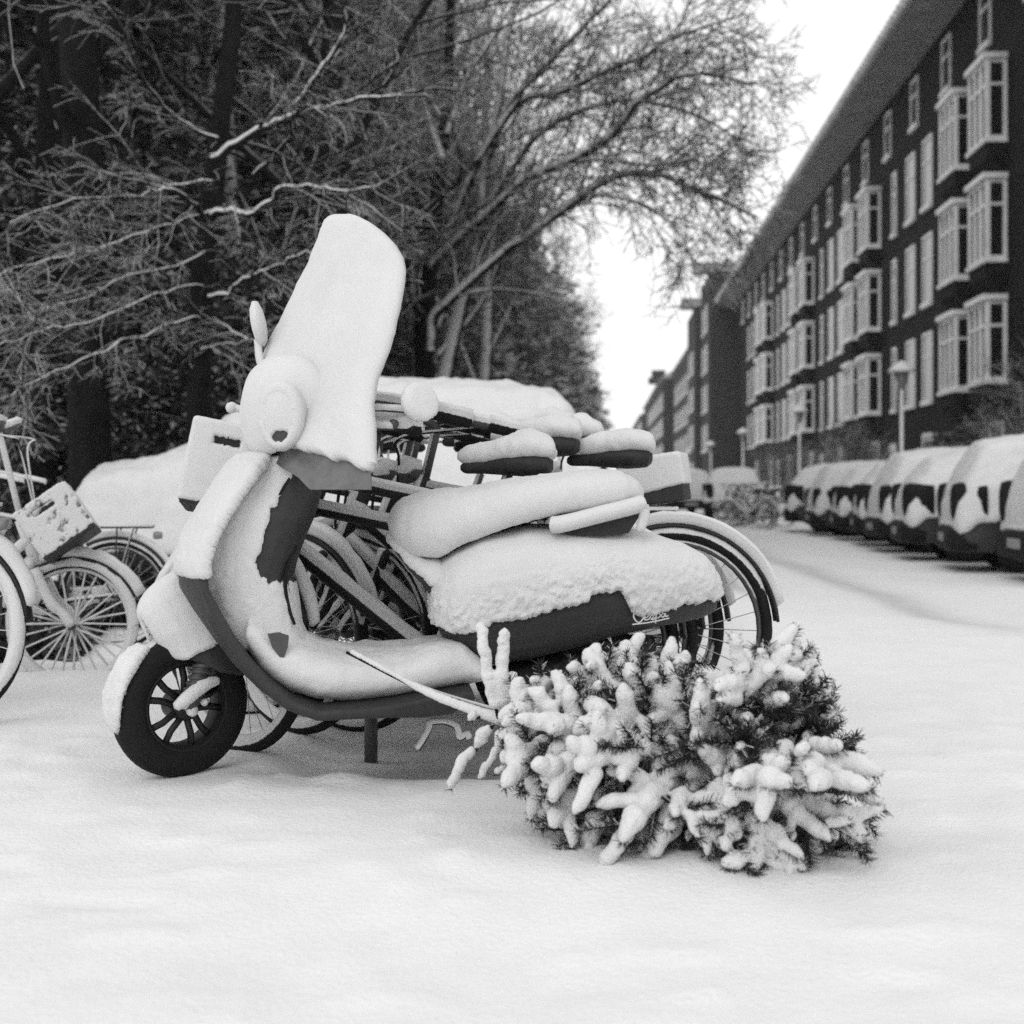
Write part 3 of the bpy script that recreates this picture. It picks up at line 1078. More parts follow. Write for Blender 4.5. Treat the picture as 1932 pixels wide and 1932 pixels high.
# the spreading street tree whose boughs arch over the road
def hand_tree():
    Y = 25.0
    bx = at_px(815, Y)
    root = thing('street_tree', (bx, Y, 0), 'bare tree with long snow lined boughs arching over the road, behind the buried car', 'tree')
    R = random.Random(11)
    tr, tw_ = MB(), MB()
    def pp(l, dy0=0.0, dy1=0.0):
        n = len(l)
        return [P(x, y, Y + dy0 + (dy1 - dy0) * i / max(1, n - 1)) for i, (x, y) in enumerate(l)]
    tr.tube(cr(pp([(812, 1010), (808, 860), (803, 729), (800, 640), (806, 560), (818, 434), (832, 304), (845, 150), (850, -20)], 0, 0.3)), [.20, .17, .13, .07], 10, caps=False)
    tr.build('trunk', M['bark_dark'], root)
    tr = MB()
    tr.tube(cr(pp([(840, 1010), (838, 830), (838, 729), (852, 650), (874, 560), (895, 470), (906, 400), (917, 304), (940, 200), (960, 60), (990, -60)], .6, 1.2)), [.16, .14, .09, .04], 10, caps=False)
    limbs = [
        ([(815, 660), (818, 600), (840, 575), (874, 542), (952, 473), (1026, 421), (1104, 364), (1147, 338), (1190, 327), (1247, 330), (1286, 347), (1342, 369), (1425, 408)], .075, -0.5, -2.0),
        ([(818, 499), (860, 455), (909, 412), (982, 343), (1060, 308), (1117, 282), (1164, 243), (1203, 191), (1247, 165), (1281, 143), (1345, 139), (1420, 160)], .075, -0.3, -3.0),
        ([(917, 310), (960, 200), (1021, 134), (1065, 87), (1125, 26), (1180, -30)], .055, 1.0, -1.0),
        ([(850, 430), (905, 300), (982, 191), (1050, 175), (1104, 152), (1160, 125), (1221, 104), (1255, 78), (1330, 50), (1407, 26)], .055, .5, -2.5),
        ([(826, 670), (870, 620), (909, 568), (939, 499), (970, 440), (995, 408)], .045, 0.6, 2.0),
        ([(815, 640), (850, 560), (885, 490), (915, 420), (930, 330)], .04, 0, 1.5),
        ([(800, 600), (760, 540), (735, 470), (700, 400), (640, 330)], .05, 0, -2.0),
        ([(808, 470), (790, 380), (760, 300), (720, 240), (650, 200)], .05, 0, -2.0),
        ([(845, 250), (880, 150), (930, 70), (960, 20)], .05, 0, 0),
        ([(835, 300), (800, 200), (760, 100), (700, 20)], .05, 0, 1),
        ([(905, 420), (960, 330), (1010, 260), (1080, 215), (1170, 190), (1260, 200), (1340, 230), (1400, 270)], .045, 1.2, -1.5),
        ([(1060, 308), (1130, 300), (1220, 310), (1300, 300), (1390, 285)], .03, -1.2, -3),
        ([(1104, 364), (1180, 375), (1240, 400), (1290, 450), (1310, 520)], .025, -1.5, -2.5),
    ]
    for l, r, d0, d1 in limbs:
        pts = cr(pp(l, d0, d1), 4)
        r *= 1.35
        tr.tube(pts, [r, r * .75, r * .25], 7, caps=False)
        r /= 1.35
        n = len(pts)
        m = int(n * 0.95)
        for i in range(m):
            t = 0.18 + 0.82 * (i + R.random()) / m
            x = t * (n - 1); j = min(int(x), n - 2)
            q = pts[j] + (pts[j + 1] - pts[j]) * (x - j)
            dl = unit(pts[j + 1] - pts[j])
            nd = unit(dl * 0.8 + perp(dl, R) * .75 + np.array([0.05, 0, .12]))
            grow(tr, tw_, q, nd, max(r * (1 - t) * .5, .013), R.uniform(1.0, 2.1) * (1 - .45 * t), 2, R, 0.16, 0.03, 0.3, (5, 6), 0.006, .7)
    tr.build('bough', M['bark_plastered'], root)
    tw_.build('crown', M['twig'], root)
    return root


hand_tree()
WG = 'bare trees in the wood'


def hand_tree_near():
    Y = 13.0
    root = thing('bare_tree', (at_px(372, Y), Y, 0), 'dark straight trunk with knotty snow lined boughs, just left of the tall windscreen', 'tree', WG)
    R = random.Random(15)
    tr, tw_ = MB(), MB()
    def pp(l, d0, d1):
        n = len(l)
        return [P(x, y, Y + d0 + (d1 - d0) * i / max(1, n - 1)) for i, (x, y) in enumerate(l)]
    tr.tube(cr(pp([(372, 1130), (374, 900), (376, 700), (382, 520), (398, 400), (410, 280), (430, 120), (450, -60)], 0, 0.4), 4), [.125, .105, .10, .07], 12, caps=False)
    tr.build('trunk', M['bark_dark'], root)
    tr = MB()
    for l, r, d0, d1 in (([(395, 560), (430, 548), (470, 520), (500, 512), (535, 492), (590, 476), (640, 470)], .028, 0, -.6),
                         ([(392, 420), (360, 385), (330, 360), (280, 355)], .03, 0, -.8),
                         ([(398, 402), (440, 398), (480, 402), (512, 378), (532, 352), (600, 352), (655, 362), (720, 350)], .035, 0, -.5),
                         ([(405, 300), (450, 268), (500, 240), (545, 222), (600, 206), (680, 188), (760, 180)], .045, 0, -.7),
                         ([(545, 222), (580, 170), (620, 110), (650, 60), (660, 10)], .03, -.2, -.5),
                         ([(480, 330), (530, 280), (560, 235)], .025, .2, -.3),
                         ([(376, 600), (330, 610), (250, 640), (150, 680), (60, 720), (-20, 760)], .016, 0, -2.2),
                         ([(380, 540), (330, 545), (250, 575), (160, 610), (80, 625), (-20, 660)], .014, 0, -2.5),
                         ([(385, 480), (330, 500), (240, 520), (140, 570), (60, 590), (-20, 640)], .014, 0, -1.5),
                         ([(395, 400), (330, 420), (250, 440), (150, 480), (40, 500), (-30, 540)], .014, 0, -2.0),
                         ([(400, 340), (320, 350), (240, 370), (140, 375), (20, 420)], .016, 0, -1.2),
                         ([(410, 260), (340, 230), (280, 160), (230, 60), (180, -20)], .022, 0, -1.2),
                         ([(470, 640), (430, 620), (400, 600)], .010, -.4, 0),
                         ([(382, 660), (420, 650), (480, 640), (560, 600)], .012, 0, -.4)):
        pts = cr(pp(l, d0, d1), 4)
        r *= 1.05
        for q_ in pts: q_ += np.array([R.gauss(0, .008), 0, R.gauss(0, .012)])
        tr.tube(pts, [r, r * .7, r * .3], 7, caps=False)
        n = len(pts)
        m = int(n * .62)
        for i in range(m):
            t = .12 + .88 * (i + R.random()) / m
            x = t * (n - 1); j = min(int(x), n - 2)
            q = pts[j] + (pts[j + 1] - pts[j]) * (x - j)
            dl = unit(pts[j + 1] - pts[j])
            grow(tr, tw_, q, unit(dl + perp(dl, R) * .6), max(r * .4, .007), R.uniform(.4, 1.0), 2, R, .12, .02, .35, (4, 5), .0035, .7)
    tr.build('bough', M['bark'], root)
    tw_.build('crown', M['twig_dark'], root)


hand_tree_near()
tA = bare_tree('bare tree A', 12, .15, 1, WG, ('bark_dark', 'twig_dark'), kids=(5, 6, 6))
tB = bare_tree('bare tree B', 13, .17, 2, WG, ('bark_dark', 'twig_dark'), nl=10, kids=(5, 6, 6), lean=(.12, 0))
tC = bare_tree('bare tree C', 11, .11, 3, WG, ('bark_dark', 'twig_dark'), nl=11, kids=(5, 6, 6), droop=.15, first=.15)
tD = bare_tree('bare tree D', 12, .14, 4, WG, ('bark_plastered', 'twig_pale'), nl=10, kids=(5, 6, 6), droop=.05, first=.2)
R = random.Random(5)
spec = [  # px at eye level, depth, kind, scale, label
    (600, 17.0, tA, 1.0, 'dark tree rising behind the middle of the tall windscreen'),
    (170, 13.6, tB, 1.0, 'leaning thick trunk between the basket bicycle and the scooter, dark against the wood'),
    (75, 15, tA, 1.0, 'slim dark trunk above the crate basket of the small bicycle'),
    (10, 19, tA, 1.2, 'dark tree at the very edge of the wood on the left'),
    (262, 20, tC, 1.2, 'thin trunk behind the leaning trunk and the straight one'),
    (455, 22, tD, 1.05, 'pale twigged tree rising behind the far mirror of the scooter'),
    (545, 23, tB, 1.05, 'tree hidden at its foot by the scooter windscreen, boughs fanning above it'),
    (610, 28, tD, 1.15, 'tree straight above the top of the windscreen'),
    (500, 19.5, tD, .9, 'pale twigged tree between the far mirror and the windscreen'),
    (655, 29, tD, 1.15, 'pale twigged tree just right of the windscreen edge'),
    (585, 26, tD, 1.1, 'pale twigged tree right behind the top of the windscreen'),
    (745, 36, tD, 1.3, 'pale twigged tree crowding the left side of the street tree'),
    (700, 33, tD, 1.2, 'low branched tree between windscreen and street tree'),
    (740, 32, tD, 1.2, 'tree with dusted twigs just left of the arching street tree'),
    (905, 36, tD, 1.1, 'bare tree behind the forked trunk of the street tree'),
    (770, 44, tB, 1.2, 'far bare tree seen through the boughs of the street tree'),
    (960, 52, tD, 1.0, 'bare tree farther down the verge, right of the forked trunks'),
    (1010, 66, tD, 1.0, 'small distant bare tree along the verge'),
    (1060, 84, tD, 0.9, 'hazy bare tree near the vanishing point of the street'),
    (-160, 14.5, tB, 1.1, 'tree beyond the left margin whose twigs reach into the picture'),
    (130, 25, tD, 1.2, 'tree with dusted twigs deep in the wood on the left'),
    (320, 30, tB, 1.2, 'tall tree deep in the wood left of the straight dark trunk'),
    (430, 36, tA, 1.3, 'tall tree deep in the wood right of the straight dark trunk'),
    (220, 42, tA, 1.4, 'old tall tree far inside the wood'),
]
used = set()
for px, Y, src, sc, lab in spec:
    if id(src) not in used:
        used.add(id(src)); c = src
    else:
        c = copy_tree(src)
    tag(c, lab)
    put(c, at_px(px, Y), Y, 0, 0.1 if px == 178 else R.uniform(0, 6.28), sc)

EG = 'evergreens at the edge of the wood'
eA = evergreen('ev A', 9.0, 2.2, 21, EG, 230, 120)
eB = evergreen('ev B', 12.0, 2.6, 22, EG, 270, 130, shape='round')
eC = evergreen('ev C', 3.2, 1.3, 23, EG, 130, 110, base=.02, shape='round', snowy=.2, leaf=.045)
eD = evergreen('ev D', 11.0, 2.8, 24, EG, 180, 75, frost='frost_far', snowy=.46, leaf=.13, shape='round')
ev = [
    (300, 15, eC, 1.0, 'low dark bush with dusted leaves between the crate and the dark trunk'),
    (250, 17.5, eA, 1.0, 'dark conifer behind the low bush left of the dark trunk'),
    (450, 16.5, eC, 1.1, 'low dark bush under the far mirror of the scooter'),
    (500, 21, eA, 1.1, 'dark conifer directly behind the scooter headset'),
    (60, 19, eA, 1.2, 'dark conifer behind the crate basket bicycle'),
    (150, 15.5, eC, .9, 'dark bush behind the basket of the small bicycle'),
    (-60, 17, eB, 1.0, 'round dark evergreen at the left margin'),
    (20, 26, eB, 1.25, 'tall round evergreen filling the upper corner of the wood'),
    (160, 24, eB, 1.15, 'tall round evergreen above the leaning trunk'),
    (330, 25, eB, 1.15, 'tall round evergreen behind the straight dark trunk'),
    (470, 29, eB, 1.3, 'tall round evergreen behind the scooter mirror'),
    (590, 34, eB, 1.3, 'round evergreen behind the top of the windscreen'),
    (680, 30, eA, 1.1, 'dark conifer right of the windscreen'),
    (400, 38, eB, 1.7, 'biggest evergreen deep in the middle of the wood'),
    (90, 36, eB, 1.7, 'big evergreen deep in the wood on the left'),
    (250, 46, eB, 2.0, 'massive evergreen closing the wood behind the trunks'),
    (540, 48, eB, 1.9, 'massive evergreen far behind the windscreen'),
    (660, 46, eB, 1.6, 'tall evergreen left of the forked street tree'),
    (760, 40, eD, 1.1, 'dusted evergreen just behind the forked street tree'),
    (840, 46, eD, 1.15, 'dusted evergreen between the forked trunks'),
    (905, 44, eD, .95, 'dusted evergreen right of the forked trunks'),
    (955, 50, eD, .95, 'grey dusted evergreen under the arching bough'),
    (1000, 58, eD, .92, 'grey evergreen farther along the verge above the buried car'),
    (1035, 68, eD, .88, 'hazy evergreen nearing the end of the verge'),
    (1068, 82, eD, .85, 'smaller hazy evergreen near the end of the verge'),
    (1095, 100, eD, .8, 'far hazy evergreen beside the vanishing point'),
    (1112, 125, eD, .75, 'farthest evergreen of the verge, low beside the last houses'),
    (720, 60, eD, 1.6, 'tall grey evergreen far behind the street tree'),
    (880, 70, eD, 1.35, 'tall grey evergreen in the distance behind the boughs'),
]
used = set()
for px, Y, src, sc, lab in ev:
    if id(src) not in used:
        used.add(id(src)); c = src
    else:
        c = copy_tree(src)
    tag(c, lab)
    put(c, at_px(px, Y), Y, 0, R.uniform(0, 6.28), sc)

# undergrowth in the wood: nobody could count it
def thicket():
    Rn = np.random.RandomState(3)
    b = MB()
    for i in range(2600):
        px = Rn.uniform(-80, 1080)
        Y = Rn.uniform(15, 34) if px < 760 else Rn.uniform(30, 60)
        x = at_px(px, Y)
        L = Rn.uniform(.6, 2.4)
        d = np.array([Rn.randn() * .5, Rn.randn() * .4, 1.0]); d /= np.linalg.norm(d)
        p = np.array([x, Y, 0]); pts = [p]
        for k in range(4):
            d = unit(d + Rn.randn(3) * .22)
            pts.append(pts[-1] + d * L / 4)
        b.tube(pts, [.012, .004], 3, caps=False)
        for q in range(3):
            j = Rn.randint(1, 4); e = unit(d + Rn.randn(3) * .8)
            b.tube([pts[j], pts[j] + e * L * .2, pts[j] + e * L * .35 + [0, 0, -.05]], [.006, .003], 3, caps=False)
    o = b.build('undergrowth', M['twig_dark'])
    tag(o, 'tangled bare undergrowth filling the foot of the wood', 'undergrowth', kind='stuff')


thicket()


# ------------------------------------------------------------------ shrubs in front of the houses
def shrub(label, rad, H, seed, dens=70, name='bare_shrub', group=None):
    R_ = random.Random(seed)
    root = thing(name, (0, 0, 0), label, 'shrub', group)
    tr, tw_ = MB(), MB()
    for i in range(dens // 5):
        a = R_.uniform(0, 6.28)
        grow(tr, tw_, (R_.uniform(-.15, .15), R_.uniform(-.15, .15), 0), (math.cos(a) * rad / H, math.sin(a) * rad / H, 1), .022, H * R_.uniform(.7, 1), 2, R_, .1, .05, .3, (8, 7), .006, .8)
    tr.build('stem', M['bark'], root); tw_.build('crown', M['twig'], root)
    return root


s1 = shrub('large bare shrub dusted with snow above the nearest parked cars', 1.6, 3.6, 31, 110)
put(s1, *B3(9.9, 33.5, 0))
s2 = copy_tree(s1); tag(s2, 'bare garden tree behind the third and fourth parked cars'); put(s2, *B3(9.8, 58, 0), 1.0, .85)
s3 = copy_tree(s1); tag(s3, 'small bare garden tree beyond the second street lamp'); put(s3, *B3(9.8, 76, 0), 2.0, .8)
tp = evergreen('clipped round bush with a dusted top right of the tallest street lamp', 2.6, .95, 33, None, 70, 70, base=.3, name='round_bush', shape='round', leaf=.06, snowy=.4)
put(tp, *B3(10.2, 44, 0), 0.3, .95)

# ------------------------------------------------------------------ bicycles
def rotz(v, a):
    c, s_ = math.cos(a), math.sin(a)
    return np.array([v[0] * c - v[1] * s_, v[0] * s_ + v[1] * c, v[2]])


def arc(c, r, a0, a1, n, y=0.0):
    return [np.array([c[0] + r * math.cos(a), y, c[1] + r * math.sin(a)]) for a in np.linspace(math.radians(a0), math.radians(a1), n)]


def bicycle(name_label, x, y, head_px_dir, group='snowed in bicycles beside the scooter', sc=1.0, r=0.335, style='mens', crate=None, snow=0.018, z=0.0,
            spoke_snow=False, lean=0.0, steer=0.0, saddle=True, bars=True, rack=True, pannier=False, wheelbase=1.10, name='bicycle', front=True, fender=True, seat_h=0.92, plaster=False, guard=False, rise=0.0):
    """local +x is forward; (x, y) is the point on the ground under the rear hub; head_px_dir is the heading angle"""
    root = thing(name, (x, y, z), name_label, 'bicycle', group, rz=head_px_dir)
    root.rotation_euler = (lean, 0, head_px_dir)
    root.scale = (sc,) * 3
    MB.SOFT = plaster
    w = rotz(WIND if plaster else unit([-.10, -.16, .97]), -head_px_dir)
    base = np.array([x, y, z])
    T = lambda p: np.array(p, float) + base         # build() subtracts the parent's location again
    TT = lambda l: [T(p) for p in l]
    hub_r, hub_f = (0.0, r), (wheelbase, r)
    TT2 = lambda l: [T(p) for p in stp(l)]
    bb = np.array([0.44, 0, 0.28]); hd_t = np.array([wheelbase - .27, 0, 0.88]); hd_b = np.array([wheelbase - .19, 0, 0.66])
    st = np.array([0.25, 0, 0.78])
    def stp(l):
        if not steer: return l
        o_ = []
        cs_, sn_ = math.cos(steer), math.sin(steer)
        for p in l:
            p = np.array(p, float); dx = p[0] - (wheelbase - .10) ; dy = p[1]
            o_.append(np.array([wheelbase - .10 + dx * cs_ - dy * sn_, dx * sn_ + dy * cs_, p[2]]))
        return o_
    def wheel(c, nm, rot=0.0):
        TT = (lambda l: [T(p) for p in stp(l)]) if nm == 'front_wheel' else (lambda l: [T(p) for p in l])
        b = MB()
        ring = arc(c, r - .018, 0, 360, 49)
        b.tube(TT(ring), .019, 8, t=snow * .75, wind=w, caps=False, lump=.5)
        wh = b.build(nm, M['rubber'], root)
        b = MB(); b.tube(TT(arc(c, r - .045, 0, 360, 41)), .010, 6, t=.004, wind=w, caps=False); b.build('rim', M['steel'], wh)
        b = MB()
        for k in range(28):
            a = 2 * math.pi * k / 28; s_ = .03 if k % 2 else -.03
            a2 = a + (.5 if k % 4 < 2 else -.5)
            p0 = (c[0] + .02 * math.cos(a2), s_, c[1] + .02 * math.sin(a2)); p1 = (c[0] + (r - .05) * math.cos(a), 0, c[1] + (r - .05) * math.sin(a))
            if spoke_snow:
                b.tube(TT([p0, tuple((np.array(p0) + p1) / 2), p1]), .0015, 5, t=.008, wind=w, caps=False, lump=.6)
            else:
                b.tube(TT([p0, p1]), .0012, 4, t=.0008, wind=w, caps=False)
        b.build('spokes', M['steel'], wh)
        b = MB(); b.tube(TT([(c[0], -.05, c[1]), (c[0], .05, c[1])]), .022, 10, t=snow * .6, wind=w); b.build('hub', M['steel'], wh)
        return wh
    wheel(hub_r, 'rear_wheel')
    if front: wheel(hub_f, 'front_wheel')
    b = MB()
    tb = lambda pts, rad, t=snow: b.tube(TT(pts), rad, 10, t=t, wind=w)
    tb([bb, bb + (st - bb) * .5, st], .016)
    if style == 'mens':
        tb(cr([hd_b + [0, 0, .02], (hd_b + bb) / 2, bb], 6), .019, snow * 1.3)
        tb([hd_t + [0, 0, -.04], st + [0.01, 0, -.05]], .015, snow * 1.1)
    elif style == 'double':
        tb(cr([hd_b + [0, 0, .0], (hd_b + bb) / 2, bb], 6), .019, snow * 1.4)
        tb([hd_t + [0, 0, .0], st + [0.01, 0, -.02]], .016, snow * 1.1)
        tb([hd_t + [0.02, 0, -.10], st + [0.03, 0, -.12]], .016, snow * 1.1)
    else:
        m1 = hd_b * .5 + bb * .5
        tb(cr([hd_b, m1 + [-.02, 0, -.05], bb + [0.01, 0, 0.02]], 8), .019, snow * 1.4)
        tb(cr([hd_b + [-.01, 0, .12], m1 + [-.08, 0, .07], bb + (st - bb) * .30], 8), .017, snow * 1.3)
    tb([hd_b, hd_t], .020)
    for s_ in (-1, 1):
        tb([bb + [0, .03 * s_, 0], (0, .055 * s_, r)], .010, snow * .7)
        tb([st + [0, .02 * s_, -.04], (0, .055 * s_, r)], .009, snow * .7)
    b.build('frame', M['paint_black'], root)
    if front:
        b = MB()
        for s_ in (-1, 1):
            b.tube(TT2(cr([hd_b + [0.005, .05 * s_, -.03], (wheelbase - .10, .055 * s_, .45), (wheelbase - .04, .055 * s_, r + .05), (wheelbase, .055 * s_, r)], 5)), [.014, .009], 8, t=snow, wind=w)
        b.build('fork', M['paint_black'], root)
    if fender:
        for c, a0, a1, nm in ((hub_r, -5, 175, 'rear_fender'),) + (((hub_f, 25, 165, 'front_fender'),) if front else ()):
            b = MB()
            A = np.linspace(math.radians(a0), math.radians(a1), 28)
            rings = []
            for a in A:
                ca, sa = math.cos(a), math.sin(a)
                F_ = TT2 if nm == 'front_fender' else TT
                rings.append([F_([(c[0] + (r + q) * ca, yy, c[1] + (r + q) * sa)])[0] for yy, q in ((-.028, .010), (-.02, .022), (0, .028), (.02, .022), (.028, .010), (0, .022))])
            b.loft(rings)
            fo_ = b.build(nm, M['paint_black'], root)
            b = MB()
            pts = [(c[0] + (r + .030) * math.cos(a), 0, c[1] + (r + .030) * math.sin(a)) for a in np.linspace(math.radians(max(a0, 12)), math.radians(min(a1, 166)), 26)]
            b.tube((TT2 if nm == 'front_fender' else TT)(pts), .012, 10, t=snow * 1.3, wind=np.array([0, 0, 1.0]) * .8 + w * .4, lump=.35)
            b.s = [np.ones_like(q) for q in b.s]
            b.build('fender_snow', M['snow'], fo_)
    if saddle:
        b = MB()
        b.tube(TT([st, st + [-.045, 0, .12]]), .013, 8, t=.006, wind=w); b.build('seat_post', M['steel'], root)
        b = MB()
        c0 = st + [-.05, 0, seat_h - .78 + .02]
        rings = []
        for xx, wd, hh_, zz in ((-.13, .03, .02, 0), (-.11, .085, .035, 0), (-.05, .10, .04, 0), (.02, .07, .035, .0), (.09, .035, .025, -.005), (.15, .022, .02, -.01), (.165, .01, .01, -.01)):
            rings.append(superring(T(c0 + [xx, 0, zz]), np.array([0, 1, 0]), np.array([0, 0, 1]), wd, hh_, 14))
        b.loft(rings)
        sd = b.build('saddle', M['leather'], root); densify(sd, .007, 4)
        b = MB(); rings = []
        for xx, wd, hh_, zz in ((-.135, .02, .01, .03), (-.12, .082, .030, .045), (-.05, .095, .040, .055), (.02, .070, .034, .044), (.09, .040, .030, .036), (.15, .028, .024, .028), (.17, .01, .012, .025)):
            rings.append(superring(T(c0 + [xx, 0, zz]), np.array([0, 1, 0]), np.array([0, 0, 1]), wd, hh_, 14, 2.2))
        b.loft(rings); sds = b.build('saddle_snow', M['snow'], sd); densify(sds, .009, 6); snowify(sds, .008, lambda W, N, m0: np.ones(len(W)), lump=1.6, freq=10, clump=.006, cf=45)
    if bars:
        b = MB()
        tp_ = hd_t + np.array([-.04 - rise * .25, 0, .17 + rise])
        b.tube(TT([hd_t, tp_]), .014, 8, t=.008, wind=w)
        for s_ in (-1, 1):
            b.tube(TT(cr([tp_, tp_ + [.05, .12 * s_, .03], tp_ + [.0, .24 * s_, .03], tp_ + [-.14, .29 * s_, 0.0], tp_ + [-.28, .27 * s_, -.03]], 5)), .012, 8, t=snow * 1.2, wind=w)
        hbm = b.build('handlebar', M['steel'], root)
        for s_ in (-1, 1):
            b = MB(); b.tube(TT([tp_ + [-.17, .29 * s_, -.005], tp_ + [-.30, .268 * s_, -.035]]), .019, 10, t=snow * 1.1, wind=w); b.build('grip', M['rubber'], hbm)
        b = MB()
        for s_ in (-1, 1):
            b.tube(TT(cr([tp_ + [-.12, .27 * s_, -.01], tp_ + [.12, .2 * s_, -.04], tp_ + [.13, .05 * s_, -.12], hd_b + [.03, .02, .05]], 6)), .0042, 5, t=.003, wind=w)
        b.build('brake_cable', M['rubber'], hbm)
        b = MB(); b.disc(T(hd_t + [.07, 0, .02]), [1, 0, 0], [(.005, -.06), (.03, -.05), (.045, 0), (.045, .02), (.02, .028), (.004, .03)], 14)
        lo = b.build('headlamp', M['steel'], root); snowify(lo, .01, wind=w)
    if rack:
        b = MB()
        zr = 2 * r + .08
        for yy in (-.06, 0, .06):
            b.tube(TT([(.22, yy, zr), (-.22, yy, zr)]), .006, 6, t=snow * .8, wind=w)
        for s_ in (-1, 1):
            for xx in (-.12, -.02):
                b.tube(TT([(xx, .065 * s_, zr), (0, .06 * s_, r)]), .005, 6, t=snow * .3, wind=w)
            b.tube(TT([(.22 - .44 * (s_ < 0), -.06, zr), (.22 - .44 * (s_ < 0), .06, zr)]), .006, 6, t=snow * .8, wind=w)
        ro = b.build('rear_rack', M['paint_black'], root)
        b = MB(); b.loft([superring(T((-.25 + d, 0, zr - .05)), np.array([0, 1, 0]), np.array([0, 0, 1]), a_, b_, 12) for d, a_, b_ in ((0.02, .03, .02), (0, .035, .025), (-.03, .03, .02))])
        rl = b.build('rear_light', M['lens'], ro)
    # chain guard, crank
    b = MB()
    b.loft([[T(p) for p in ((xx, -.045, 0.28 + (r - .28) * (1 - xx / .44) + dz * h_ / 2) for dz in (-1, 1))] + [T(p) for p in ((xx, -.065, 0.28 + (r - .28) * (1 - xx / .44) + dz * h_ / 2) for dz in (1, -1))]
            for xx, h_ in ((-.06, .06), (.0, .10), (.2, .12), (.40, .17), (.50, .17), (.55, .08))])
    cg = b.build('chain_guard', M['paint_black'], root); densify(cg, .008, 2); snowify(cg, .008, wind=w, jit=.5)
    b = MB()
    b.tube(TT([bb + [0, -.08, 0], bb + [.08, -.09, -.14]]), .009, 8, t=snow * .8, wind=w); b.tube(TT([bb + [0, .08, 0], bb + [-.08, .09, .14]]), .009, 8, t=snow, wind=w)
    ck = b.build('crank', M['steel'], root)
    for p, s_ in ((bb + [.08, -.13, -.14], -1), (bb + [-.08, .13, .14], 1)):
        b = MB(); b.box(T(p), (.09, .07, .022)); pd = b.build('pedal', M['rubber'], ck, smooth=False)
        b = MB(); b.loft([superring(T(p + [0, 0, .011 + h_]), np.array([1, 0, 0]), np.array([0, 1, 0]), a_, a_ * .8, 10) for h_, a_ in ((0, .045), (.02, .042), (.035, .02))]); b.build('pedal_snow', M['snow'], pd)
    MB.SOFT = True
    if guard:
        b = MB()
        for s_ in (-1, 1):
            b.loft([[T((r * .93 * math.cos(a), s_ * (.036 + dy), r + r * .93 * math.sin(a))) for a in np.linspace(math.radians(-30), math.radians(170), 24)] for dy in (0, .006)])
        b.build('coat_guard', M['leather'], root, smooth=False)
    if pannier:
        b = MB(); b.loft([superring(T((-.02, -.14 + .0, zz)), np.array([1, 0, 0]), np.array([0, 1, 0]), a_, b_, 18, 5) for zz, a_, b_ in ((.30, .13, .04), (.32, .15, .06), (.66, .17, .07), (.70, .16, .06))])
        pn_ = b.build('pannier_bag', M['leather'], root); densify(pn_, .012, 2); snowify(pn_, .015, lambda W, N, m0: sstep(-.2, .1, N @ w + .2 * fbm(W, 12, 2, 2)), wind=w)
    return root


def crate_box(label, c, size, heading, roll, pitch=0.0, slot=True, mat='crate', snowfill=True, name='bicycle_crate', full=True, bare=.008, t=.010):
    """open crate; near wall (local -y) has a hand slot"""
    root = thing(name, c, label, 'crate')
    w = WIND
    sx, sy, sz = size; th = .012
    Rm = np.array(Matrix.Rotation(heading, 3, 'Z') @ Matrix.Rotation(roll, 3, 'Y') @ Matrix.Rotation(pitch, 3, 'X'))
    c = np.asarray(c, float)
    def bx(b, x0, x1, y0, y1, z0, z1):
        b.box(c + Rm @ np.array([(x0 + x1) / 2, (y0 + y1) / 2, (z0 + z1) / 2]), (x1 - x0, y1 - y0, z1 - z0), Rm)
    b = MB()
    X, Y_, Z = sx / 2, sy / 2, sz
    bx(b, -X, X, Y_ - th, Y_, 0, Z); bx(b, -X, -X + th, -Y_, Y_, 0, Z); bx(b, X - th, X, -Y_, Y_, 0, Z); bx(b, -X, X, -Y_, Y_, 0, th)
    if slot:
        z0, z1 = Z * .72, Z * .85
        bx(b, -X, X, -Y_, -Y_ + th, 0, z0); bx(b, -X, X, -Y_, -Y_ + th, z1, Z)
        bx(b, -X, -.055, -Y_, -Y_ + th, z0, z1); bx(b, .045, X, -Y_, -Y_ + th, z0, z1)
    else:
        bx(b, -X, X, -Y_, -Y_ + th, 0, Z)
    o = b.build('box', M[mat], root, smooth=False)
    densify(o, .005, 1)
    def mk(W, N, m0):
        d = W - c; loc = d @ Rm
        e = sstep(-.45, -.1, N @ w)
        inner = (np.abs(loc[:, 0]) < X - .004) & (loc[:, 1] > -Y_ + .004) & (loc[:, 1] < Y_ - .004) & (loc[:, 2] < Z - .006)
        e = np.where(inner, 0, e)
        if not full: e = e * (0.40 + 0.7 * sstep(-.3, .3, fbm(W * np.array([1, 1, .6]), 45, 4, 5)))
        return e * sstep(bare, bare + .012, loc[:, 2] - .3 * bare * loc[:, 0] / X)
    snowify(o, t, mk)
    if snowfill:
        b = MB()
        rr = [[c + Rm @ np.array([x, y, z]) for x, y in ((-X + .01, -Y_ + .01), (X - .01, -Y_ + .01), (X - .01, Y_ - .01), (-X + .01, Y_ - .01))] for z in (.02, Z * .5)]
        b.loft(rr); so = b.build('snow_fill', M['snow'], root); densify(so, .02, 3)
    return root


PI = math.pi
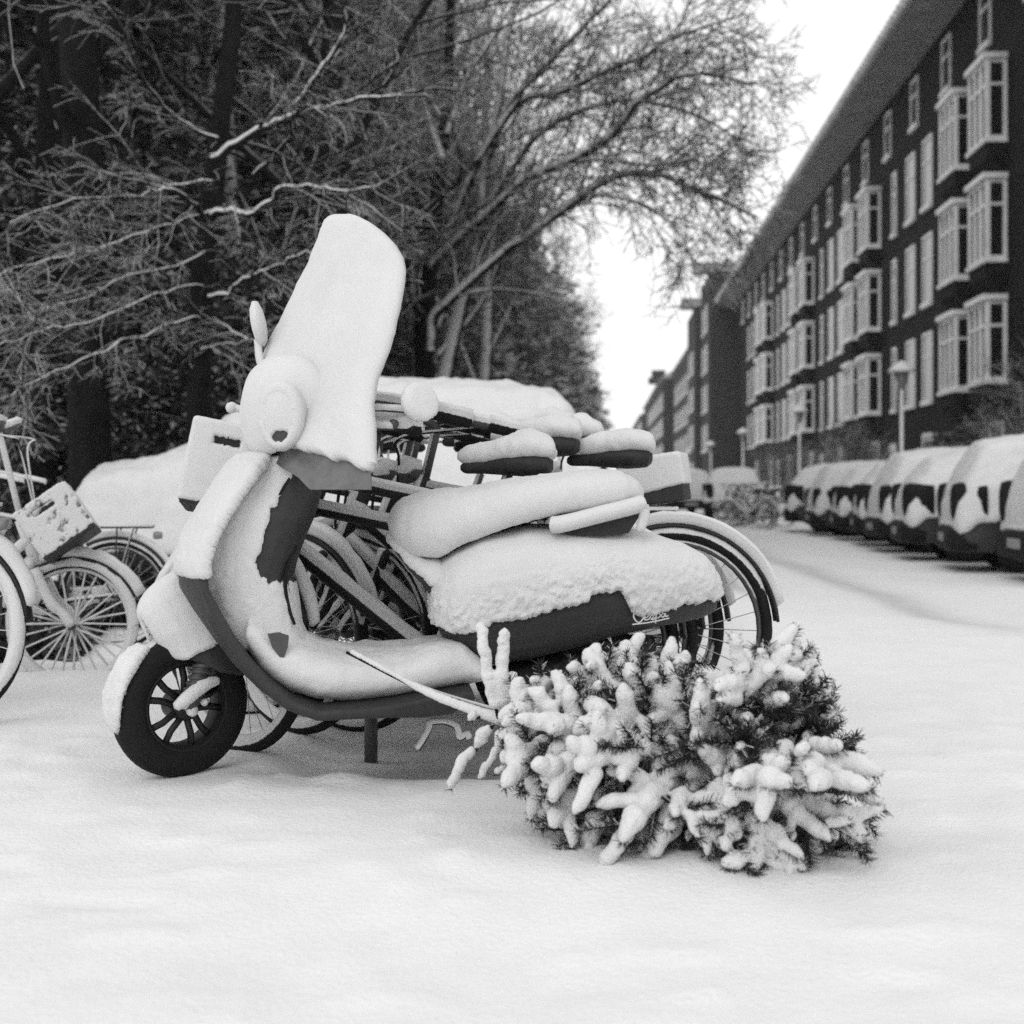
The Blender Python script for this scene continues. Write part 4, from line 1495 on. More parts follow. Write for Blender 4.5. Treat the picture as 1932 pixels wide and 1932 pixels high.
# three bicycles between scooter and buried car, noses to the left
bicycle('transport bicycle with double top tube, its front wheel under the scooter leg shield', 0.20, 4.66, PI + .05, style='double', wheelbase=1.10, rack=False, seat_h=.90, steer=-.75, fender=True, snow=.019)
bicycle('step through bicycle with two swooping tubes, just behind the double tube bicycle', .30, 4.98, PI + .02, style='ladies', wheelbase=1.06, rack=False, steer=-.7, snow=.019, seat_h=.97, rise=.04)
bicycle('bicycle whose big rear wheel sticks out past the tail of the scooter', .553, 5.06, PI + .04, steer=-.6, style='mens', r=.35, wheelbase=1.12, rack=False, seat_h=.93, snow=.016)
bicycle('bicycle farther back with a wide saddle, handlebar beside the round mirror', .42, 5.75, PI - .05, style='ladies', rack=True, seat_h=1.0, guard=True)
bicycle('bicycle squeezed between the others, its snowy saddle a hump behind the long first saddle', .30, 5.5, PI - .03, style='mens', rack=False, seat_h=1.02, snow=.018, steer=-.3, rise=.08)
bicycle('bicycle with long swept handlebar just right of the round mirror', .08, 5.95, PI + .10, style='mens', rack=False, seat_h=1.02, snow=.018, r=.35, rise=.10, steer=.3)
bicycle('bicycle just behind the step through one, its grips level with the round mirror', .43, 5.28, PI + .0, style='mens', rack=False, seat_h=.90, snow=.018, saddle=False, steer=-.25, rise=.02)
bicycle('half hidden bicycle with bars turned towards the scooter windscreen', .10, 5.6, PI + .12, style='ladies', rack=True, seat_h=.93, snow=.018, saddle=False, steer=.5, rise=.06)
bicycle('rearmost bicycle pointing right with curled cables at its handlebar', -.72, 6.0, .05, style='ladies', guard=True, rack=True, seat_h=1.0)
crate_box('white plastered crate with a black hand slot, left of the leg shield', P(411, 968, 5.0), (.245, .26, .285), .10, math.radians(11), math.radians(-8))
crate_box('big snow filled crate on a carrier right of the saddles', P(1243, 950, 5.9), (.24, .34, .18), -.2, math.radians(-8), slot=False, bare=.045)
# bicycles at the left margin
lb1 = bicycle('small bicycle with thickly snowed spokes and a basket crate, nose to the right', -2.765, 6.25, .03, style='ladies', sc=.82, spoke_snow=True, rack=False, snow=.026, wheelbase=1.08, z=-.02, plaster=True, rise=.30, seat_h=1.15)
crate_box('tilted crate with crumbly snow and dark slits on the small bicycle', P(140, 1030, 6.22), (.25, .22, .235), 0.25, math.radians(-35), math.radians(-10), slot=True, full=False, t=.004)
bicycle('bicycle cut by the left edge with only its big rear wheel in the picture', -2.04, 5.15, PI - .12, style='mens', snow=.022, pannier=True, r=.345, plaster=True)
bicycle('dark wheeled bicycle behind the small one, its rack and red lamp before the buried car', -2.14, 7.9, PI + .08, sc=.88, style='mens', snow=.012, z=-.03, saddle=False)

# far heap of parked bicycles across the street
fb = bicycle('first of the blurred snowy bicycles beside the lone parked car', *B3(3.9, 34.5, 0)[:2], PI * .75, group='blurred bicycles parked across the street', z=-.17)
for i, (lt, al, a, lab) in enumerate(((4.0, 36.0, 2.1, 'second of the blurred bicycles, turned towards the camera'), (4.2, 37.5, 2.6, 'third of the blurred bicycles in the heap'),
                                 (3.7, 38.8, 1.9, 'fourth of the blurred bicycles, farther left in the heap'), (4.6, 36.8, 2.9, 'rear bicycle of the blurred heap nearest the cars'))):
    c = copy_tree(fb); tag(c, lab); q = B3(lt, al, -.17); c.location = tuple(q); c.rotation_euler = (0.1, 0, a)

# steel post of the bicycle stand under the scooter
b = MB(); b.tube([P(700, 1330, 4.75), P(700, 1440, 4.75)], .022, 10)
o = b.build('rack_post', M['steel'])
tag(o, 'short grey steel post standing in the snow under the scooter floor', 'post')

# ------------------------------------------------------------------ the scooter
PHI = math.radians(6)
SO = np.array([(340 - CX) * 4.30 / F, 4.30, 0.0])
SU = np.array([math.cos(PHI), math.sin(PHI), 0.0])       # towards the tail
SN = np.array([math.sin(PHI), -math.cos(PHI), 0.0])      # towards the near (left) side
UP = np.array([0, 0, 1.0])


def ray_plane(px, py, n_, p0):
    d = np.array([(px - CX) / F, 1.0, (HY - py) / F])
    e = np.array([0, 0, EYE])
    t = np.dot(np.asarray(p0) - e, n_) / np.dot(d, n_)
    return e + d * t


def SQ(px, py, l):
    """the point of the scooter whose distance from the middle plane is l and which the photograph shows at px, py"""
    return ray_plane(px, py, SN, SO + SN * l)


def mirror_l(p, l):
    return np.asarray(p) - SN * (2 * l)


scooter = thing('motor_scooter', SO, 'classic motor scooter plastered with snow, tall white windscreen and front wheel turned out', 'scooter')


def side_loft(stations, n=22, e=2.8):
    """stations: px, py_top, py_bottom, halfwidth -> rings across the scooter (the widest line is what the photo shows)"""
    rings = []
    for (px, yt, yb, hw) in stations:
        t = SQ(px, yt, hw * .55); q = SQ(px, yb, hw * .75)
        pt = t - SN * np.dot(t - SO, SN); pb = q - SN * np.dot(q - SO, SN)
        pb = pb + SU * np.dot(pt - pb, SU)
        rings.append(superring((pt + pb) / 2, SN, UP, hw, max(.004, (pt - pb)[2] / 2), n, e))
    return rings


def sl(W):
    d = W - SO
    return d @ SU, d @ SN, d[:, 2]


def toimg(W):
    return CX + F * W[:, 0] / W[:, 1], HY - F * (W[:, 2] - EYE) / W[:, 1]


# edge of the snow on the cowl, where the lower flank is bare paint: measured in scooter coordinates
edge_px = [(815, 1182), (832, 1185), (869, 1200), (905, 1195), (929, 1176), (990, 1170), (1042, 1151), (1075, 1147), (1103, 1140), (1109, 1127), (1140, 1120), (1168, 1116),
           (1181, 1136), (1192, 1158), (1211, 1166), (1250, 1160), (1281, 1153), (1298, 1143), (1328, 1149), (1350, 1140)]
edge_s = np.array([np.dot(SQ(a, b_, .21) - SO, SU) for a, b_ in edge_px])
edge_z = np.array([SQ(a, b_, .21)[2] for a, b_ in edge_px])

b = MB()
b.loft(side_loft([(826, 1085, 1180, .13), (834, 1074, 1205, .16), (862, 1052, 1234, .195), (912, 1025, 1266, .215), (999, 1008, 1256, .225), (1086, 1010, 1234, .225), (1172, 1014, 1208, .205),
                  (1240, 1022, 1190, .17), (1290, 1040, 1180, .13), (1325, 1062, 1170, .09), (1346, 1095, 1158, .05), (1352, 1120, 1152, .03)], 26, 2.5))
cowl = b.build('rear_cowl', M['paint'], scooter)
densify(cowl, .0052, 8)


def mk_cowl(W, N, m0):
    s_, l_, z_ = sl(W)
    lim = np.interp(s_, edge_s, edge_z) + 0.006 * fbm(W, 60, 3, 2)
    return np.where(N @ SN > -0.3, sstep(lim - .004, lim + .010, z_) * sstep(-.75, -.3, N @ WIND), m0)


snowify(cowl, .020, mk_cowl, clump=.0, lump=.15)
me = cowl.data
n_ = len(me.vertices); V = np.empty(n_ * 3); me.vertices.foreach_get('co', V); V = V.reshape(-1, 3); N_ = np.empty(n_ * 3); me.vertices.foreach_get('normal', N_); N_ = N_.reshape(-1, 3)
W_ = V + SO; s_, l_, z_ = sl(W_); lim_ = np.interp(s_, edge_s, edge_z)
near_edge = sstep(.20, .02, z_ - lim_) * (z_ > lim_ - .006)          # crumbly towards the lower border, smooth on top
V += N_ * ((.010 * np.clip(fbm(W_, 100, 2, 21) + .05, -.1, 1) + .007 * np.clip(fbm(W_, 45, 2, 23), -.3, 1) + .003 * fbm(W_, 20, 2, 5)) * near_edge)[:, None]
me.vertices.foreach_set('co', V.reshape(-1)); me.update()

# script badge on the cowl, half under the snow
def badge():
    strokes = [[(1201, 1152), (1196, 1156), (1195, 1163), (1199, 1171), (1206, 1174), (1212, 1168), (1219, 1155), (1214, 1150)],
               [(1214, 1166), (1222, 1163), (1221, 1158), (1216, 1161), (1216, 1169), (1224, 1168)],
               [(1224, 1168), (1230, 1158), (1232, 1164), (1228, 1168), (1233, 1168), (1238, 1160)],
               [(1238, 1158), (1236, 1176), (1238, 1160), (1243, 1157), (1245, 1162), (1240, 1166)],
               [(1254, 1158), (1249, 1157), (1247, 1162), (1251, 1164), (1255, 1157), (1255, 1163), (1260, 1161)],
               [(1193, 1178), (1225, 1174), (1262, 1166)]]
    b = MB()
    for st_ in strokes:
        pts = [SQ(x, y, .192 - (x - 1195) * .00075) + SN * .004 for x, y in st_]
        b.tube(cr(pts, 5), .0022, 6)
    return b.build('script_badge', M['light_metal'], scooter)


badge()

# engine and rear wheel under the cowl
b = MB(); b.loft(side_loft([(935, 1262, 1330, .10), (1000, 1250, 1352, .12), (1100, 1225, 1360, .12), (1200, 1200, 1350, .10), (1235, 1200, 1330, .06)], 16))
b.build('engine', M['rubber'], scooter)
RW = SO + SU * 1.27 + UP * .205
b = MB(); b.disc(RW, SN, [(.01, -.055), (.15, -.055), (.19, -.05), (.208, -.02), (.208, .02), (.19, .05), (.15, .055), (.13, .03)], 40)
rw = b.build('rear_wheel', M['rubber'], scooter)
b = MB(); b.disc(RW, SN, [(.13, .03), (.12, .045), (.05, .05), (.01, .06)], 24); b.build('rim', M['steel'], rw)
b = MB()
for p in ([(812, 1360), (808, 1378), (795, 1402), (788, 1412)], [(812, 1362), (840, 1362), (862, 1372), (868, 1392), (880, 1385), (885, 1392)]):
    b.tube(cr([SQ(x, y, .12 if p[0][0] == 812 else .02) for x, y in p], 4), .010, 8, t=.001)
b.build('centre_stand', M['steel'], scooter)

# seat, under-seat panel, grab rail
seat_st = [(752, 968, 1004, .06), (762, 955, 1030, .10), (786, 943, 1052, .125), (830, 934, 1058, .14), (869, 930, 1036, .145), (956, 915, 1002, .155), (1040, 903, 978, .16), (1110, 896, 968, .155), (1160, 896, 960, .14), (1185, 910, 950, .10), (1196, 925, 942, .05)]
b = MB(); b.loft(side_loft([(p, t + 14, q, h) for p, t, q, h in seat_st], 24, 2.3))
seat = b.build('seat', M['leather'], scooter)
densify(seat, .008, 5)
snowify(seat, .028, lambda W, N, m0: sstep(-.65, -.25, N @ WIND), lump=.22, clump=.003, cf=45)
b = MB(); b.loft(side_loft([(737, 1012, 1030, .05), (748, 1022, 1046, .08), (775, 1048, 1082, .11), (800, 1062, 1108, .13), (826, 1062, 1150, .14), (834, 1070, 1172, .14)], 18, 2.6))
us = b.build('under_seat_panel', M['paint'], scooter)
densify(us, .008, 3)
snowify(us, .014, lambda W, N, m0: sstep(.05, .4, N @ WIND + .3 * fbm(W, 20, 2, 5)) * sstep(SQ(0, 1112, .13)[2] - .01, SQ(0, 1104, .13)[2], W[:, 2]))
b = MB()
poly = [SQ(x, y, .17) for x, y in ((1060, 1003), (1200, 957), (1212, 966), (1196, 990), (1186, 1006), (1130, 1012), (1080, 1010))]
b.prism(poly, [0, 0, 0], -SN * .34)
gr = b.build('grab_rail', M['leather'], scooter, smooth=False)
b = MB()
b.tube(cr([SQ(1042, 993, .175), SQ(1060, 992, .185), SQ(1120, 977, .185), (SQ(1180, 962, .18)), SQ(1214, 953, .17)], 6), .020, 12, t=.008)
b.tube(cr([SQ(1212, 955, .17), SQ(1216, 975, .17), SQ(1208, 1002, .17)], 4), [.017, .012], 10, t=.004)
b.s = [np.ones_like(q) for q in b.s]
b.build('rail_snow', M['snow'], gr)

# floor board and leg shield: one slab that curves up at the front
path = [(505, 868, .15, 0.022), (480, 895, .20, .024), (448, 940, .24, .026), (418, 985, .27, .028), (396, 1030, .285, .030), (385, 1070, .295, .034), (388, 1112, .30, .040), (408, 1155, .305, .046),
        (436, 1205, .31, .050), (466, 1252, .31, .052), (505, 1296, .31, .052), (548, 1332, .31, .050), (600, 1352, .31, .048), (680, 1347, .30, .050), (745, 1342, .29, .062), (800, 1335, .27, .085), (850, 1328, .25, .085), (895, 1312, .23, .05)]
cps = [SQ(a, c_, w_) for a, c_, w_, th in path]
cps = [p - SN * w_ for p, (_, _, w_, _) in zip(cps, path)]
b = MB(); rings = []
for i, (p, (_, _, w_, th)) in enumerate(zip(cps, path)):
    q = cps[min(i + 1, len(cps) - 1)] - cps[max(i - 1, 0)]
    tdir = unit(q)
    nrm = unit(np.cross(SN, tdir))
    shield = np.clip((12 - i) / 6, 0, 1)
    ring = []
    m = 13
    for k in range(m):                                       # inner / upper side
        l = -1 + 2 * k / (m - 1)
        bow = .085 * shield * (1 - l * l)
        ring.append(p + SN * (l * w_) - SU * bow + nrm * (th / 2) * (.55 + .45 * (1 - abs(l) ** 6)))
    for k in range(m):
        l = 1 - 2 * k / (m - 1)
        bow = .085 * shield * (1 - l * l)
        ring.append(p + SN * (l * w_) - SU * bow - nrm * (th / 2) * (.55 + .45 * (1 - abs(l) ** 6)))
    rings.append(ring)
b.loft(rings)
shield = b.build('leg_shield_and_floor', M['paint'], scooter)
densify(shield, .007, 4)
kn_s = np.array([np.dot(SQ(a, c_, .3) - SO, SU) for a, c_ in ((385, 1100), (402, 1105), (433, 1147), (475, 1222), (521, 1280), (568, 1326), (610, 1339), (687, 1330), (784, 1309), (888, 1291), (905, 1280))])
kn_z = np.array([SQ(a, c_, .3)[2] for a, c_ in ((385, 1088), (402, 1098), (433, 1143), (475, 1218), (521, 1276), (568, 1322), (610, 1337), (687, 1328), (784, 1307), (888, 1289), (905, 1278))])


def mk_shield(W, N, m0):
    s_, l_, z_ = sl(W)
    lim = np.interp(s_, kn_s, kn_z) + .004 * fbm(W, 50, 3, 2)
    low = sstep(lim, lim + .008, z_)
    upper = sstep(SQ(0, 1104, .3)[2], SQ(0, 1086, .3)[2], z_ + .006 * fbm(W, 40, 2, 4))
    m = np.where(s_ < kn_s[1], upper, low)
    return m * sstep(-1.0, -.9, N @ WIND)


snowify(shield, .014, mk_shield, lump=.35, clump=.003, cf=50)

# heap of snow on the floor
b = MB()
floor_st = [(470, 1150, 1232, .25), (505, 1172, 1276, .26), (545, 1200, 1312, .265), (600, 1222, 1330, .265), (660, 1236, 1326, .26), (720, 1236, 1320, .255), (780, 1230, 1310, .25), (830, 1212, 1300, .23), (870, 1205, 1296, .21), (905, 1240, 1290, .20), (918, 1262, 1284, .17)]
b.loft(side_loft(floor_st, 22, 2.6))
fs = b.build('floor_snow', M['snow'], scooter)
densify(fs, .008, 6); snowify(fs, .006, lambda W, N, m0: np.ones(len(W)), lump=2.2, freq=10, clump=.003, cf=50)

# glove box column behind the shield
b = MB()
sp = [(868, 540, 578), (892, 532, 602), (930, 515, 605), (975, 500, 592), (1020, 488, 572), (1065, 478, 556), (1105, 470, 548), (1150, 490, 554), (1190, 510, 560), (1225, 540, 575)]
rings = []
for (py, x0, x1) in sp:
    l = .105 + .05 * sstep(880, 1000, py)
    f0 = SQ(x0 - 58 - 45 * sstep(890, 960, py), py, l); f1 = SQ(x1, py, l)
    f0 = f0 - SN * l; f1 = f1 - SN * l
    rings.append(superring((f0 + f1) / 2, SU, SN, np.linalg.norm(f1 - f0) / 2, l + .03, 20, 3.0))
b.loft(rings)
gb = b.build('glove_box', M['paint'], scooter)
densify(gb, .007, 5)


def mk_gb(W, N, m0):
    s_, l_, z_ = sl(W)
    ix, iy = s_ , z_
    z1 = SQ(500, 1085, .12)[2]; z0 = SQ(500, 1112, .12)[2]
    e = np.array([[np.dot(SQ(a, c_, .13) - SO, SU), SQ(a, c_, .13)[2]] for a, c_ in ((500, 1100), (484, 1060), (500, 1000), (520, 950), (552, 900), (560, 868))])
    front = np.interp(z_, e[:, 1], e[:, 0]) + .018 * vnoise(W * np.array([1, 1, .25]), 70, 3)
    low = sstep(z1, z0, z_ + .05 * vnoise(W * np.array([1, 1, .1]), 60, 6) * 1.0)
    left = sstep(front + .004, front - .004, s_)
    return np.maximum(left, low) * sstep(-.5, -.1, N @ WIND)


snowify(gb, .010, mk_gb, lump=.35, clump=.004, cf=60)
# shield shaped patch of bare paint, laid on as a thin plate
b = MB()
pts = [SQ(x, y, .262) for x, y in ((505, 1196), (526, 1193), (545, 1200), (543, 1222), (536, 1240), (528, 1239), (514, 1222))]
b.prism(pts, SN * .006, -SN * .01)
pt = b.build('bare_paint_patch', M['steel'], scooter, smooth=False)

# thin dark tube added to draw the rear edge of the glove box
b = MB(); b.tube(cr([SQ(560, 1030, .12), SQ(544, 1062, .14), SQ(538, 1105, .15), SQ(546, 1150, .15), SQ(556, 1178, .15)], 6), [.004, .006, .004], 8)
b.build('edge_line', M['rubber'], scooter)

# ---- steered parts
A = math.radians(40)
HD = np.array([-math.cos(A), -math.sin(A), 0.0])          # where the wheel points
AC = np.array([math.sin(A), -math.cos(A), 0.0])           # across it, towards the camera and the right
WC = SO + UP * .208


def wheel_parts():
    b = MB()
    b.disc(WC, AC, [(.120, -.045), (.15, -.055), (.185, -.052), (.203, -.035), (.210, -.012), (.210, .012), (.203, .035), (.185, .052), (.15, .055), (.120, .045), (.115, .03), (.115, -.03), (.120, -.045)], 64, close=False)
    w_ = b.build('front_wheel', M['rubber'], scooter)
    me = w_.data
    n = len(me.vertices); V = np.empty(n * 3); me.vertices.foreach_get('co', V); V = V.reshape(-1, 3) + SO
    d = V - WC
    fr = (d @ HD) / .21
    up_ = d[:, 2] / .21
    across = d @ AC
    rad = np.hypot(d @ HD, d[:, 2])
    mkw = sstep(.45, .75, fr + .35 * up_ - .55 * sstep(.0, .05, across) + .12 * fbm(V, 40, 2, 3)) * sstep(.16, .19, rad) * sstep(-.35, .05, up_ + .12)
    me.attributes['snow'].data.foreach_set('value', mkw.astype(np.float32))
    b = MB(); b.disc(WC, AC, [(.128, .030), (.134, .046), (.128, .050), (.118, .040), (.112, .0), (.112, -.03), (.128, -.03)], 48, close=False)
    b.disc(WC, AC, [(.01, .052), (.035, .050), (.042, .040), (.042, -.04)], 24)
    for k in range(5):
        a = 2 * PI * k / 5 + .5
        d0 = math.cos(a) * HD + math.sin(a) * UP; d1 = -math.sin(a) * HD + math.cos(a) * UP
        for off in (-.018, .018):
            b.tube([WC + d0 * .035 + d1 * off * .7 + AC * .034, WC + d0 * .08 + d1 * off + AC * .030, WC + d0 * .122 + d1 * off * 1.9 + AC * .026], .0105, 8)
    b.build('rim', M['paint_black'], w_)
    # fork link, shock absorber and the snow on it
    b = MB()
    b.tube(cr([WC + AC * .062, WC + AC * .070 + UP * .09 - HD * .05, WC + AC * .060 + UP * .24 - HD * .12, WC + AC * .02 + UP * .33 - HD * .16], 5), [.020, .022, .026, .022], 12, t=.0)
    b.tube([WC + AC * .075 + HD * .015, WC + AC * .075 + UP * .17 - HD * .055], .024, 12)
    for k in range(7):
        q = WC + AC * .075 + HD * .015 + (UP * .17 - HD * .07) * (.2 + .1 * k)
        b.tube([q, q + UP * .006], .031, 12)
    b.build('fork', M['steel'], scooter)
    b = MB()
    for c_, r_ in (((348, 1330), .014), ((362, 1340), .02), ((385, 1325), .012)):
        q = ray_plane(c_[0], c_[1], AC, WC + AC * .085)
        b.disc(q, unit(AC + UP * .4), [(.002, -.01), (r_ * .8, -.004), (r_, 0), (r_ * .75, .010), (.002, .016)], 14)
    q0 = ray_plane(322, 1344, AC, WC + AC * .07); q1 = ray_plane(412, 1292, AC, WC + AC * .07)
    q0 = ray_plane(332, 1334, AC, WC + AC * .09); q1 = ray_plane(410, 1284, AC, WC + AC * .09)
    b.tube(cr([q0, ray_plane(352, 1318, AC, WC + AC * .095), ray_plane(385, 1292, AC, WC + AC * .095), q1], 5), [.014, .021, .021, .013], 12)
    b.build('fork_snow', M['snow_blob'], scooter)


wheel_parts()

# front mudguard: a hood over the wheel, widened over the axle
b = MB(); rings = []
fo = [(50, .030, .275, .05), (54, .060, .285, .08), (60, .085, .295, .11), (68, .100, .305, .14), (78, .112, .315, .17), (90, .117, .328, .195), (102, .118, .335, .205), (116, .116, .333, .20), (130, .11, .32, .18), (145, .10, .30, .14)]
for deg, hw, rr, drop in fo:
    a = math.radians(deg)
    dr = math.cos(a) * HD + math.sin(a) * UP
    top = WC + dr * (rr + .012) - HD * .065 + UP * .060
    low = -dr * (drop + .050) - UP * .045
    ring = []
    for k in range(11):
        q = PI * k / 10
        ring.append(top + AC * (hw * math.cos(q)) + low * (1 - math.sin(q) ** .7))
    for k in range(11):
        q = PI * (10 - k) / 10
        ring.append(top - dr * .012 + AC * ((hw - .010) * math.cos(q)) + low * (1 - .93 * math.sin(q) ** .7))
    rings.append(ring)
b.loft(rings)
fen = b.build('front_mudguard', M['paint'], scooter)
densify(fen, .006, 3)


def mk_f(W, N, m0):
    d = W - WC
    f_ = d @ HD + .065; l_ = d @ AC; z_ = d[:, 2]
    e_ = np.array([[f_a, z_a] for f_a, z_a in ((-.22, .27), (-.12, .235), (.012, .175), (.06, .150), (.104, .126), (.18, .098), (.216, .082), (.3, .05))])
    lim = np.interp(f_, e_[:, 0], e_[:, 1])
    return sstep(lim, lim + .012, z_ + .010 * fbm(W, 55, 3, 2)) * sstep(-.6, -.25, N @ WIND)


snowify(fen, .016, mk_f, lump=.15)
# snow clinging to the tread in front
b = MB(); rings = []
for deg, hw, th in ((56, .03, .004), (40, .048, .007), (26, .052, .009), (12, .052, .010), (0, .048, .009), (-9, .036, .006), (-16, .018, .002)):
    a = math.radians(deg); dr = math.cos(a) * HD + math.sin(a) * UP
    rings.append(superring(WC + dr * (.208 + th / 2), AC, dr, hw, th / 2 + .006, 14, 2.4))
b.loft(rings); ts = b.build('tread_snow', M['snow_blob'], scooter); densify(ts, .006, 2); snowify(ts, .006, lambda W, N, m0: np.ones(len(W)), lump=2.0, clump=.004)

# windscreen: curved sheet on the steering head, thick with snow in front
RK = math.radians(25)
SC = ray_plane(600, 800, SN, SO)                         # top of the steering head
U2 = unit(UP * math.cos(RK) - HD * math.sin(RK))
PN = unit(np.cross(AC, U2)); PN = PN if PN @ HD > 0 else -PN
P0 = SC + HD * .10
rows = [(407, 652, 664), (410, 640, 680), (416, 630, 697), (426, 623, 716), (440, 617, 732), (460, 609, 748), (483, 598, 759), (507, 588, 761), (541, 567, 755), (574, 551, 748), (600, 539, 741), (622, 527, 736),
        (642, 513, 730), (670, 501, 721), (709, 491, 707), (760, 483, 697), (820, 490, 694), (850, 502, 693), (880, 530, 692), (900, 560, 691), (925, 578, 689)]


def wpt(py, f, inset=0.0):
    xl = np.interp(py, [r_[0] for r_ in rows], [r_[1] for r_ in rows]); xr = np.interp(py, [r_[0] for r_ in rows], [r_[2] for r_ in rows])
    xr -= np.interp(py, [450, 650, 780, 920], [0, 3, 8, 10])
    xl += inset; xr -= inset
    q = ray_plane(xl, py, PN, P0) * (1 - f) + ray_plane(xr, py, PN, P0) * f
    v = (q - P0) @ AC
    return q - HD * (.30 * v * v) + HD * .02


def sheet(ys_of, nr, nc, front, back, inset=0.0):
    """closed curved sheet; ys_of(f, t) gives the photo height for column f, row fraction t"""
    V = []
    for sgn_ in (1, -1):
        for i_ in range(nr + 1):
            t_ = .5 - .5 * math.cos(PI * i_ / nr)
            for k_ in range(nc + 1):
                f_ = .5 - .5 * math.cos(PI * k_ / nc)
                p_ = wpt(ys_of(f_, t_), f_, inset)
                V.append(p_ + PN * (front(f_, t_) if sgn_ > 0 else -back))
    n1 = (nr + 1) * (nc + 1); Fc = []
    for i_ in range(nr):
        for k_ in range(nc):
            q = i_ * (nc + 1) + k_
            Fc.append([q, q + 1, q + nc + 2, q + nc + 1]); Fc.append([n1 + q, n1 + q + nc + 1, n1 + q + nc + 2, n1 + q + 1])
    rim = list(range(nc + 1)) + [i_ * (nc + 1) + nc for i_ in range(1, nr + 1)] + [nr * (nc + 1) + k_ for k_ in range(nc - 1, -1, -1)] + [i_ * (nc + 1) for i_ in range(nr - 1, 0, -1)]
    for i_ in range(len(rim)):
        q, r2 = rim[i_], rim[(i_ + 1) % len(rim)]
        Fc.append([q, n1 + q, n1 + r2, r2])
    return V, Fc


b = MB(); V, Fc = sheet(lambda f, t: 428 + (924 - 428) * t, 60, 24, lambda f, t: .002, .002, 8.0); b.add(V, Fc)
ws = b.build('windscreen', M['screen'], scooter)
me = ws.data; V = np.array([v_.co for v_ in me.vertices]) + SO
pat = .18 + .34 * fbm(V, 26, 3, 12) + .10 * fbm(V, 60, 2, 9)
me.attributes['snow'].data.foreach_set('value', pat.astype(np.float32))
low_x = [0, .28, .42, .55, .66, .80, .88, .94, 1.0]; low_y = [838, 848, 853, 858, 868, 876, 886, 888, 874]


def snow_low(f, t):
    y1 = np.interp(f, low_x, low_y) + 4.5 * vnoise(np.array([[f * 22, 0, 0]]), 1.0, 5)[0] + 2.5 * vnoise(np.array([[f * 60, 0, 0]]), 1.0, 6)[0]
    return 407.5 + (y1 - 407.5) * t


def snow_front(f, t):
    e = min(1, min(f, 1 - f) / .10); e2 = min(1, t / .06); e3 = min(1, (1 - t) / .035)
    k_ = lambda q: math.sqrt(max(0, 1 - (1 - q) ** 2))
    return .004 + .030 * k_(e) * k_(e2) * (.35 + .65 * k_(e3))


b = MB(); V, Fc = sheet(snow_low, 90, 56, snow_front, .010); b.add(V, Fc)
wsn = b.build('windscreen_snow', M['snow'], ws)
me = wsn.data; V = np.array([v_.co for v_ in me.vertices]); W_ = V + SO
V += np.outer(.005 * fbm(W_, 8, 2, 3) + .0022 * fbm(W_, 38, 2, 4) - .007 * np.clip(fbm(W_, 26, 2, 14) - .32, 0, 1) * (W_[:, 2] < 1.15), PN)
me.vertices.foreach_set('co', V.reshape(-1)); me.update()

# headset with lamp
b = MB()
hc = SC + HD * .045 - UP * .0
rings = []
for f_, wd, hh_, dz in ((-.10, .06, .05, .00), (-.07, .15, .075, .0), (0, .17, .11, .02), (.06, .15, .135, .04), (.10, .125, .135, .035), (.135, .10, .12, .025), (.155, .07, .09, .02), (.165, .03, .04, .01)):
    rings.append(superring(hc + HD * f_ + UP * dz, AC, UP, wd, hh_, 24, 2.3))
b.loft(rings)
hs = b.build('headset', M['paint'], scooter)
densify(hs, .007, 5)
snowify(hs, .022, lambda W, N, m0: sstep(-.45, -.1, N @ WIND + .1 * fbm(W, 12, 2, 4)), lump=.3)
b = MB()
LA = unit(HD * .75 + AC * .66 - UP * .05)
LS = unit(np.cross(UP, LA)); LU = np.cross(LA, LS)
hl = ray_plane(529, 787, LA, hc + HD * .20 + AC * .10)
rings = [superring(hl + LA * h_, LS, LU, .052 * r_, .084 * r_, 36, 2.1) for r_, h_ in ((.2, -.12), (.9, -.11), (1.0, -.05), (1.06, -.005), (1.0, .010), (.90, .013), (.80, .010), (.6, .014), (.2, .018))]
b.loft(rings)
hlo = b.build('headlight', M['steel'], scooter)
densify(hlo, .004, 2)


def mk_hl(W, N, m0):
    d = W - hl
    r_ = np.hypot((d @ LS - .004) / .026, ((d @ LU) + .055) / .018)
    return sstep(.7, 1.1, r_ + .3 * fbm(W, 60, 2, 3))


snowify(hlo, .012, mk_hl, lump=.4)
M_l = M['lens']
b = MB()
b.loft(side_loft([(560, 850, 900, .05), (580, 846, 915, .07), (600, 850, 920, .07), (612, 862, 910, .05)], 16))
b.build('steering_neck', M['rubber'], scooter)
for sgn, far in ((1, False), (-1, True)):
    b = MB()
    g0 = SC + AC * .16 * sgn - HD * .02; g1 = SC + AC * .33 * sgn - HD * .10 - UP * .01
    b.tube([g0, g1], [.017, .019], 12, t=.014)
    hb_ = b.build('grip', M['rubber'], scooter)
    b = MB(); b.tube(cr([g0 + HD * .05, (g0 + g1) / 2 + HD * .085 - UP * .01, g1 + HD * .06 - UP * .01], 4), .008, 8, t=.010); b.disc(g1 + HD * .06, AC, [(.002, -.014), (.012, -.01), (.015, 0), (.012, .01), (.002, .014)], 12)
    b.build('brake_lever', M['steel'], hb_)
